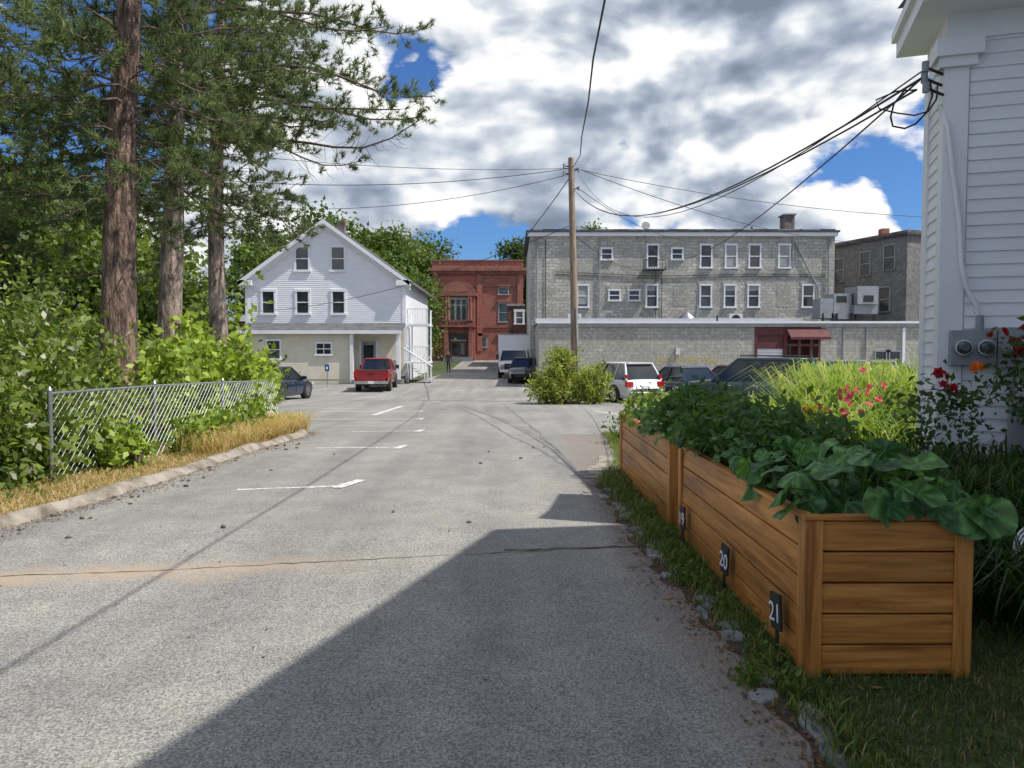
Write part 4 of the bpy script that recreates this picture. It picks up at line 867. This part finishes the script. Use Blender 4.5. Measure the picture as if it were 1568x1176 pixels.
g.tube('service_drip_loop', 'cable', [(3.36, 6.4, 3.7), (3.24, 6.5, 3.72), (3.12, 6.6, 3.68), (3.14, 6.58, 3.6), (3.25, 6.5, 3.54), (3.35, 6.4, 3.49), (3.42, 6.32, 3.5), (3.46, 6.28, 3.58), (3.46, 6.26, 3.7)], .007, 6)
P_ = [(2.4, 31, 8.85), (2.05, 25, 7.55), (1.78, 20, 6.6), (1.45, 16, 5.95), (1.19, 12, 5.4), (1.0, 9.5, 5.12), (.91, 7.5, 4.98), (.8, 4.5, 4.9), (.72, 1, 4.95), (.68, -3, 5.15), (.62, -7.2, 5.5)]
g.tube('wires', 'cable', P_, .012, 6)
wire(top, (-13, 30, 8.3), .5, .014); wire((px_, py_, 8.65), (-14, 34, 8.1), .8, .012); wire((px_, py_, 8.7), (-9, 84, 8.5), 2.6, .02); wire(top, (-16, 20, 7.9), .6, .01)
wire((px_ + .1, py_, 8.85), (26, 49.9, 8.4), .9, .014); wire((px_ + .1, py_, 8.1), (14, 51.8, 9), .9, .013); wire(top, (30, 34, 7.6), 1.0, .012)
wire((px_, py_, 6.2), (pu(1000), 51.9, 7), .6, .014); wire((px_, py_, 6.6), (-17.0, 49.7, 4.0), .8, .014)
wire(hc, (9, 51.9, 9.3), 1.6, .009)
g.done()

# ------------------------------------------------------------ vehicles
def paint(name, c, metal=.3):
    m, nt, b = newmat(name); n = noise(nt, coord(nt), 3, 3)
    nt.links.new(ramp(nt, n, [(.3, c), (.7, tuple(x * .88 for x in c))]), b.inputs['Base Color'])
    b.inputs['Metallic'].default_value = metal; b.inputs['Roughness'].default_value = .28; b.inputs['Coat Weight'].default_value = .7; b.inputs['Coat Roughness'].default_value = .06
    return m
def loft(g, part, mat, st, W):
    V = []; n = None
    for y, zt, ws, zb in st:
        w = W / 2 * ws; h = zt - zb
        prof = [(0, zt + .02), (.6 * w, zt + .012), (.88 * w, zt - .01), (.965 * w, zt - .07), (1.0 * w, zb + h * .62), (.985 * w, zb + h * .35), (.97 * w, zb + .06), (.88 * w, zb), (0, zb)]
        ring = prof + [(-x, z) for x, z in prof[-2:0:-1]]; n = len(ring)
        V += [(x, y, z) for x, z in ring]
    F = [(i * n + j, i * n + (j + 1) % n, (i + 1) * n + (j + 1) % n, (i + 1) * n + j) for i in range(len(st) - 1) for j in range(n)]
    F += [tuple(range(n)), tuple(range((len(st) - 1) * n, len(st) * n))[::-1]]
    g.add(part, mat, V, F, True)
def wheels(g, W, yf, yr_, r=.34):
    for y in (yf, yr_):
        for s in (-1, 1):
            x = s * (W / 2 - .02)
            g.tube('wheel_arches', 'black', [(x - s * .2, y, r + .03), (x + s * .028, y, r + .03)], r + .075, 24)
            g.tube('wheels', 'rubber', [(x - s * .2, y, r), (x + s * .0, y, r), (x + s * .04, y, r), (x + s * .045, y, r)], [r, r, r * .96, r * .7], 24)
            g.tube('wheels', 'rim', [(x + s * .046, y, r), (x + s * .055, y, r)], [r * .68, r * .62], 20)
            for k_ in range(5):
                a = k_ * 2 * math.pi / 5; c = Vector((x + s * .058, y + math.cos(a + .63) * r * .4, r + math.sin(a + .63) * r * .4)); g.tube('wheels', 'black', [c, c + Vector((s * .004, 0, 0))], r * .13, 6)
def cabin(g, W, H, yb0, yr0, yr1, yb1, zb, body, bw=.9, tw=.7, pillars=(), thick=.05):
    hb, ht = W / 2 * bw, W / 2 * tw; zt = H - .05
    b = [(-hb, yb0, zb), (hb, yb0, zb), (hb, yb1, zb), (-hb, yb1, zb)]; tt = [(-ht, yr0, zt), (ht, yr0, zt), (ht, yr1, zt), (-ht, yr1, zt)]
    g.add('windows', 'carglass', b + tt, [(0, 1, 5, 4), (1, 2, 6, 5), (2, 3, 7, 6), (3, 0, 4, 7)])
    for i in range(4): g.tube('pillars', body, [b[i], tt[i]], [thick * 1.1, thick * .8], 6)
    for i, j in ((0, 1), (1, 2), (2, 3), (3, 0)): g.tube('pillars', body, [tt[i], tt[j]], thick * .8, 6)
    for p in pillars:
        for s in (-1, 1):
            yb = yb0 + (yb1 - yb0) * p[0]; yt = yr0 + (yr1 - yr0) * p[1]; g.tube('pillars', p[2] if len(p) > 2 else 'black', [(s * (hb + .004), yb, zb), (s * (ht + .004), yt, zt)], .035, 6)
    V = []
    for sc, z in ((1.0, zt - .01), (1.02, zt + .03), (.9, H), (.0, H + .015)):
        cy = (yr0 + yr1) / 2
        for x, y in ((-1, -1), (-.5, -1.03), (.5, -1.03), (1, -1), (1.02, 0), (1, 1), (.5, 1.04), (-.5, 1.04), (-1, 1), (-1.02, 0)): V.append((x * ht * sc, cy + y * (yr1 - yr0) / 2 * sc, z))
    n = 10; g.add('roof', body, V, [(i * n + j, i * n + (j + 1) % n, (i + 1) * n + (j + 1) % n, (i + 1) * n + j) for i in range(3) for j in range(n)], True)
def car(name, x, y, head, kind, col, L=4.6, W=1.83, H=1.66, metal=.3, rack=False):
    body = paint(name + '_paint', col, metal); g = Grp(name, (x, y, gz(y) + .008), math.radians(head)); h = L / 2
    if kind == 'suv':
        b = .98; st = [(-h, .62, .8, .42), (-h + .03, .84, .9, .32), (-h + .12, b, .95, .26), (-h + .5, b + .03, .99, .22), (-.3, b + .01, 1, .2), (.9, b - .02, 1, .2), (1.25, b, .99, .2), (h - .55, .90, .97, .22), (h - .15, .76, .9, .25), (h, .56, .78, .32)]
        cab = (-h + .16, -h + .55, .35, 1.15, b - .02); pil = ((.3, .2, body), (.62, .62))
    else:
        b = .90; st = [(-h, .62, .78, .40), (-h + .03, .80, .88, .30), (-h + .15, .93, .93, .24), (-h + .75, b + .03, .98, .2), (-.3, b + .01, 1, .18), (.9, b - .02, 1, .18), (1.15, b - .03, .99, .18), (h - .55, .80, .97, .2), (h - .15, .68, .9, .22), (h, .5, .78, .28)]
        cab = (-h + .62, -h + 1.35, .15, 1.05, b - .02); pil = ((.52, .52),)
    loft(g, 'body', body, st, W)
    cabin(g, W, H, *cab, body, pillars=pil)
    wheels(g, W, h - .92, -h + .95)
    zt = .78 if kind == 'suv' else .76
    for s in (-1, 1):
        xi = s * W / 2 * .80
        g.box('tail_lamps', 'lampred', xi - .17, xi + .13, -h - .005, -h + .14, zt - .06, zt + .14)
        if kind == 'suv': g.box('tail_lamps', 'lampred', s * W / 2 * .86 - .05, s * W / 2 * .86 + .05, -h + .14, -h + .25, zt + .12, zt + .42)
        g.box('head_lamps', 'lampclear', xi - .16, xi + .1, h - .2, h - .05, .6, .72)
        g.box('mirrors', body, s * (W / 2 + .02) - .1, s * (W / 2 + .02) + .1, .88, 1.0, b - .02, b + .13)
        g.box('door_handles', 'chrome', s * W / 2 - .012, s * W / 2 + .015, -.35, -.18, b - .18, b - .15); g.box('door_handles', 'chrome', s * W / 2 - .012, s * W / 2 + .015, .5, .67, b - .18, b - .15)
        g.box('door_seams', 'black', s * W / 2 - .01, s * W / 2 + .003, .1, .115, .35, b - .05); g.box('door_seams', 'black', s * W / 2 - .01, s * W / 2 + .003, -.8, -.785, .45, b - .05)
        if rack: g.tube('roof_rack', 'black', [(s * W / 2 * .62, -h + .6, H + .05), (s * W / 2 * .62, .3, H + .06)], .022, 6)
        if kind == 'suv': g.box('sill_cladding', 'black', s * W / 2 - .03, s * W / 2 + .006, -h + 1.3, h - 1.3, .2, .34)
    g.box('rear_bumper', 'black', -W / 2 * .8, W / 2 * .8, -h - .03, -h + .1, .34, .47)
    g.box('number_plate', 'white', -.16, .16, -h - .035, -h - .0, .64, .77)
    g.box('grille', 'black', -.5, .5, h - .1, h + .01, .38, .6)
    if kind == 'suv': g.box('spoiler', body, -W / 2 * .66, W / 2 * .66, -h + .42, -h + .62, H - .05, H - .0)
    g.done()
car('white_parked_suv', 4.45, 32.4, 24, 'suv', (.78, .79, .8), 4.55, 1.84, 1.68, 0)
car('dark_blue_parked_sedan', 7.1, 32.0, 20, 'sedan', (.02, .035, .075), 4.7, 1.82, 1.5)
car('maroon_parked_car', 9.6, 33.0, 20, 'sedan', (.16, .02, .025), 4.6, 1.82, 1.55)
car('dark_parked_wagon', 8.0, 25.2, 62, 'suv', (.03, .05, .055), 4.8, 1.84, 1.72, .3, True)
car('silver_parked_suv', 12.4, 28.5, 24, 'suv', (.5, .52, .54), 4.6, 1.84, 1.7, .7)
car('grey_parked_sedan', 15.4, 30, 24, 'sedan', (.2, .21, .23), 4.6, 1.82, 1.5, .6)
car('white_parked_sedan', 17.6, 31, 24, 'sedan', (.7, .7, .7), 4.6, 1.82, 1.5, .0)
car('red_parked_car', 20, 34, 24, 'sedan', (.3, .03, .03), 4.6, 1.82, 1.5, .2)
car('black_parked_suv', 14.5, 37, 24, 'suv', (.02, .02, .022), 4.7, 1.86, 1.72, .2)
car('blue_parked_car', -10.6, 34, -8, 'sedan', (.012, .03, .07), 4.6, 1.82, 1.5)
car('black_parked_suv', .78, 50.5, 177, 'suv', (.02, .02, .022), 4.8, 1.86, 1.6, .2)
car('white_parked_car', -10.6, 76, 90, 'sedan', (.7, .7, .7), 4.6, 1.82, 1.5, 0)
def pickup(name, x, y, head, col):
    body = paint(name + '_paint', col, .15); g = Grp(name, (x, y, gz(y) + .008), math.radians(head)); L, W, H = 5.3, 1.88, 1.78; h = L / 2; b = 1.12
    loft(g, 'body', body, [(-h + .12, b, .96, .5), (-h + .2, b, .99, .42), (-.4, b, 1, .4), (.2, b, 1, .36), (1.3, b - .02, 1, .36), (h - .5, b - .1, .97, .4), (h - .12, .98, .92, .42), (h, .75, .82, .46)], W)
    g.box('tailgate', body, -W / 2 * .84, W / 2 * .84, -h + .06, -h + .13, .58, b + .01); g.box('tailgate', 'black', -.14, .14, -h + .045, -h + .06, .92, 1.0)
    g.box('tailgate', body, -W / 2 * .7, W / 2 * .7, -h + .035, -h + .06, .66, .74)
    g.box('bed_interior', 'black', -W / 2 * .82, W / 2 * .82, -h + .2, -.32, b + .015, b + .03)
    for s in (-1, 1):
        g.box('bed_rails', body, s * W / 2 * .9 - .06, s * W / 2 * .9 + .06, -h + .15, -.3, b - .02, b + .07)
        g.box('tail_lamps', 'lampred', s * W / 2 * .91 - .085, s * W / 2 * .91 + .085, -h + .05, -h + .2, .72, 1.08)
        g.box('mirrors', 'black', s * (W / 2 + .1) - .1, s * (W / 2 + .1) + .1, 1.05, 1.15, 1.15, 1.38); g.box('head_lamps', 'lampclear', s * .72 - .14, s * .72 + .14, h - .12, h - .02, .75, .95)
        g.box('door_handles', 'black', s * W / 2 - .01, s * W / 2 + .015, .1, .28, .92, .97)
    cabin(g, W, H, -.28, -.12, .75, 1.35, b - .02, body, .92, .74, ((.42, .45, body),))
    g.box('rear_bumper', 'chrome', -W / 2 * .97, W / 2 * .97, -h - .06, -h + .1, .42, .58); g.box('number_plate', 'white', -.16, .16, -h - .07, -h - .05, .44, .57)
    g.box('undercarriage', 'black', -.7, .7, -h + .3, h - .3, .3, .42)
    wheels(g, W, h - .95, -h + 1.15, .38); g.done()
pickup('red_pickup_truck', -7.75, 43.5, 3, (.30, .02, .03))
body = paint('box_truck_paint', (.78, .78, .78), 0); g = Grp('white_box_truck', (.2, 57.0, gz(57) + .008), math.radians(178)); W = 2.2
loft(g, 'cab_body', body, [(.3, 1.25, .96, .45), (1.2, 1.25, 1, .4), (2.2, 1.2, .98, .4), (2.9, 1.1, .95, .42), (3.1, .85, .86, .45)], W)
cabin(g, W, 2.0, .35, .4, 1.35, 2.05, 1.22, body, .93, .8, ((.5, .5, body),))
g.box('cargo_box', 'white', -1.2, 1.2, -3.1, .5, .75, 3.15); g.box('cargo_box', 'greymetal', -1.22, 1.22, .46, .53, 3.08, 3.18); g.box('chassis', 'black', -.5, .5, -3, 2.6, .4, .75)
g.box('grille', 'black', -.62, .62, 3.0, 3.12, .62, 1.0); g.box('front_bumper', 'chrome', -.95, .95, 3.0, 3.18, .4, .56)
for s in (-1, 1): g.box('head_lamps', 'lampclear', s * .78 - .13, s * .78 + .13, 3.0, 3.1, .72, .95); g.box('mirrors', 'black', s * 1.2 - .1, s * 1.2 + .1, 1.75, 1.85, 1.3, 1.65)
wheels(g, W, 2.2, -1.9, .39); g.done()

g = Grp('parking_sign'); g.tube('post', 'metal', [(-11.1, 45.5, gz(45) - .1), (-11.1, 45.5, .62)], .025)
M['signblue'] = pmat('sign_blue', (.02, .08, .35), (.02, .07, .3), 3, .4)
g.box('sign_plate', 'signblue', -11.23, -10.97, 45.44, 45.46, .2, .6); g.box('sign_plate', 'white', -11.15, -11.05, 45.43, 45.438, .32, .48); g.done()

# ------------------------------------------------------------ pedestrian
def person(x, y):
    J = {'pel': (0, 0, .95), 'spine': (0, 0, 1.15), 'chest': (0, .01, 1.36), 'neck': (0, .02, 1.5), 'head1': (0, .03, 1.6), 'head2': (0, .035, 1.7), 'head3': (0, .03, 1.77),
         'lsh': (-.18, .01, 1.42), 'lel': (-.26, -.07, 1.15), 'lwr': (-.27, .04, .92), 'lha': (-.27, .08, .83), 'rsh': (.18, .01, 1.42), 'rel': (.26, -.04, 1.14), 'rwr': (.26, -.12, .9), 'rha': (.26, -.13, .81),
         'lhip': (-.09, 0, .9), 'lkn': (-.12, .14, .5), 'lan': (-.13, .05, .09), 'lto': (-.13, .22, .04), 'rhip': (.09, 0, .9), 'rkn': (.12, -.02, .5), 'ran': (.13, -.22, .13), 'rto': (.13, -.08, .04)}
    rad = {'pel': .15, 'spine': .13, 'chest': .15, 'neck': .055, 'head1': .07, 'head2': .095, 'head3': .07, 'lsh': .07, 'rsh': .07, 'lel': .05, 'rel': .05, 'lwr': .035, 'rwr': .035, 'lha': .03, 'rha': .03, 'lhip': .1, 'rhip': .1, 'lkn': .065, 'rkn': .065, 'lan': .045, 'ran': .045, 'lto': .035, 'rto': .035}
    E = [('pel', 'spine'), ('spine', 'chest'), ('chest', 'neck'), ('neck', 'head1'), ('head1', 'head2'), ('head2', 'head3'), ('chest', 'lsh'), ('lsh', 'lel'), ('lel', 'lwr'), ('lwr', 'lha'), ('chest', 'rsh'), ('rsh', 'rel'), ('rel', 'rwr'), ('rwr', 'rha'),
         ('pel', 'lhip'), ('lhip', 'lkn'), ('lkn', 'lan'), ('lan', 'lto'), ('pel', 'rhip'), ('rhip', 'rkn'), ('rkn', 'ran'), ('ran', 'rto')]
    ks = list(J); me = bpy.data.meshes.new('pedestrian'); me.from_pydata([J[k_] for k_ in ks], [(ks.index(a), ks.index(b)) for a, b in E], [])
    o = link(bpy.data.objects.new('pedestrian', me)); o.modifiers.new('skin', 'SKIN')
    for i, k_ in enumerate(ks):
        me.skin_vertices[0].data[i].radius = (rad[k_], rad[k_] * .85); me.skin_vertices[0].data[i].use_root = (k_ == 'pel')
    s = o.modifiers.new('sub', 'SUBSURF'); s.levels = 1; s.render_levels = 2
    m, nt, b = newmat('pedestrian_clothes'); tc = nt.nodes.new('ShaderNodeTexCoord'); sp_ = nt.nodes.new('ShaderNodeSeparateXYZ'); nt.links.new(tc.outputs['Object'], sp_.inputs[0])
    c = ramp(nt, mathnode(nt, 'DIVIDE', sp_.outputs[2], 2), [(0, (.02, .02, .02)), (.06, (.025, .03, .045)), (.48, (.02, .02, .024)), (.755, (.4, .22, .15)), (.86, (.03, .02, .015))])
    for n_ in nt.nodes:
        if n_.type == 'VALTORGB': n_.color_ramp.interpolation = 'CONSTANT'
    nt.links.new(c, b.inputs['Base Color']); b.inputs['Roughness'].default_value = .85; me.materials.append(m)
    o.location = (x, y, gz(y)); o.rotation_euler = (0, 0, math.radians(170))
person(-5.2, 62)

# ------------------------------------------------------------ light
sd = Vector((.65, -.20, 1.0)).normalized()
elev = math.asin(sd.z); azim = math.atan2(sd.x, sd.y)
sl = bpy.data.lights.new('sun', 'SUN'); sl.energy = 5.0; sl.angle = math.radians(.5); sl.color = (1, .95, .86)
so = link(bpy.data.objects.new('sun', sl)); so.rotation_euler = sd.to_track_quat('Z', 'Y').to_euler(); so.location = (10, -5, 30)
w = bpy.data.worlds.new('World'); scene.world = w; w.use_nodes = True; nt = w.node_tree; bg = nt.nodes['Background']
w.cycles.sampling_method = 'NONE'
sky = nt.nodes.new('ShaderNodeTexSky'); sky.sky_type = 'NISHITA'; sky.sun_disc = False; sky.sun_elevation = elev; sky.sun_rotation = azim; sky.air_density = 1; sky.dust_density = .5; sky.ozone_density = 2.5
mt = lambda op, a, b=None, clamp=False: mathnode(nt, op, a, b, clamp)
def vmath(op, a, b=None, out=0):
    n = nt.nodes.new('ShaderNodeVectorMath'); n.operation = op
    for i, s in enumerate((a, b)):
        if s is None: continue
        if isinstance(s, bpy.types.NodeSocket): nt.links.new(s, n.inputs[i])
        else: n.inputs[i].default_value = s
    return n.outputs[out]
tc = nt.nodes.new('ShaderNodeTexCoord'); D0 = tc.outputs['Generated']
wb = mt('SUBTRACT', noise(nt, D0, 7.0, 3, .65), .5)
cbx = nt.nodes.new('ShaderNodeCombineXYZ')
for i, q in enumerate((.24, -.18, .17)): nt.links.new(mt('MULTIPLY', wb, q), cbx.inputs[i])
DW = vmath('ADD', D0, cbx.outputs[0])
V0 = vmath('MULTIPLY', D0, (1, 1, 1.9))
def vor(sc):
    vo = nt.nodes.new('ShaderNodeTexVoronoi'); vo.inputs['Scale'].default_value = sc; nt.links.new(vmath('ADD', V0, cbx.outputs[0]), vo.inputs['Vector']); return vo.outputs['Distance']
puff = mt('ADD', mt('MULTIPLY', mt('SUBTRACT', .42, vor(10)), .15), mt('MULTIPLY', mt('SUBTRACT', .42, vor(25)), .085))
a0 = noise(nt, V0, 2.8, 7, .58, .15)
n0 = mt('ADD', a0, puff)
a1 = noise(nt, vmath('MULTIPLY', vmath('ADD', D0, (.020, -.006, .028)), (1, 1, 1.9)), 2.8, 4, .58, .15)
def blob(u, v, r, amt):
    d = Vector((u, 1, v)).normalized(); q = mt('DIVIDE', vmath('DISTANCE', DW, tuple(d), 1), r)
    return mt('MULTIPLY', mt('POWER', 2.718, mt('MULTIPLY', mt('MULTIPLY', q, q), -1)), amt)
bl = [(-.14, .33, .05, -.18), (.16, .275, .035, -.15), (.42, .255, .055, -.15), (.55, .20, .045, -.15), (-.06, .13, .04, -.12), (-.62, .40, .20, -.12),
      (.03, .43, .20, .12), (.40, .45, .22, .14), (.235, .33, .08, .10), (.45, .33, .07, .10), (.08, .20, .12, .08), (-.22, .22, .14, .10), (.46, .21, .06, .08), (.30, .20, .09, .10), (-.25, .42, .10, .05)]
tot_ = None
for q in bl:
    b_ = blob(*q); tot_ = b_ if tot_ is None else mt('ADD', tot_, b_)
dens = mt('ADD', n0, tot_)
mask = mt('MULTIPLY', mt('SUBTRACT', dens, .440), 17, True)
thick = mt('MULTIPLY', mt('SUBTRACT', dens, .53), 3.4, True)
lit = mt('ADD', mt('MULTIPLY', mt('SUBTRACT', a0, a1), 6.0), mt('MULTIPLY', puff, 4.0))
sh = mt('ADD', mt('SUBTRACT', .86, mt('MULTIPLY', thick, .66)), lit, True)
cc_ = ramp(nt, sh, [(0, (.22, .27, .36)), (.3, (.36, .42, .53)), (.58, (.62, .68, .76)), (.80, (.95, .96, .98)), (1, (1.12, 1.11, 1.10))])
sk = mix(nt, 1, sky.outputs[0], (.052, .082, .125), 'MULTIPLY')
nt.links.new(mix(nt, mask, sk, cc_), bg.inputs[0]); bg.inputs[1].default_value = 1.0

cam = bpy.data.cameras.new('camera'); co = link(bpy.data.objects.new('camera', cam)); cam.lens = 1160 / 1568 * 36; cam.sensor_width = 36
co.location = (0, 0, 1.55); co.rotation_euler = (math.radians(90 - 2.66), 0, 0); cam.clip_end = 5000; cam.clip_start = .05; scene.camera = co
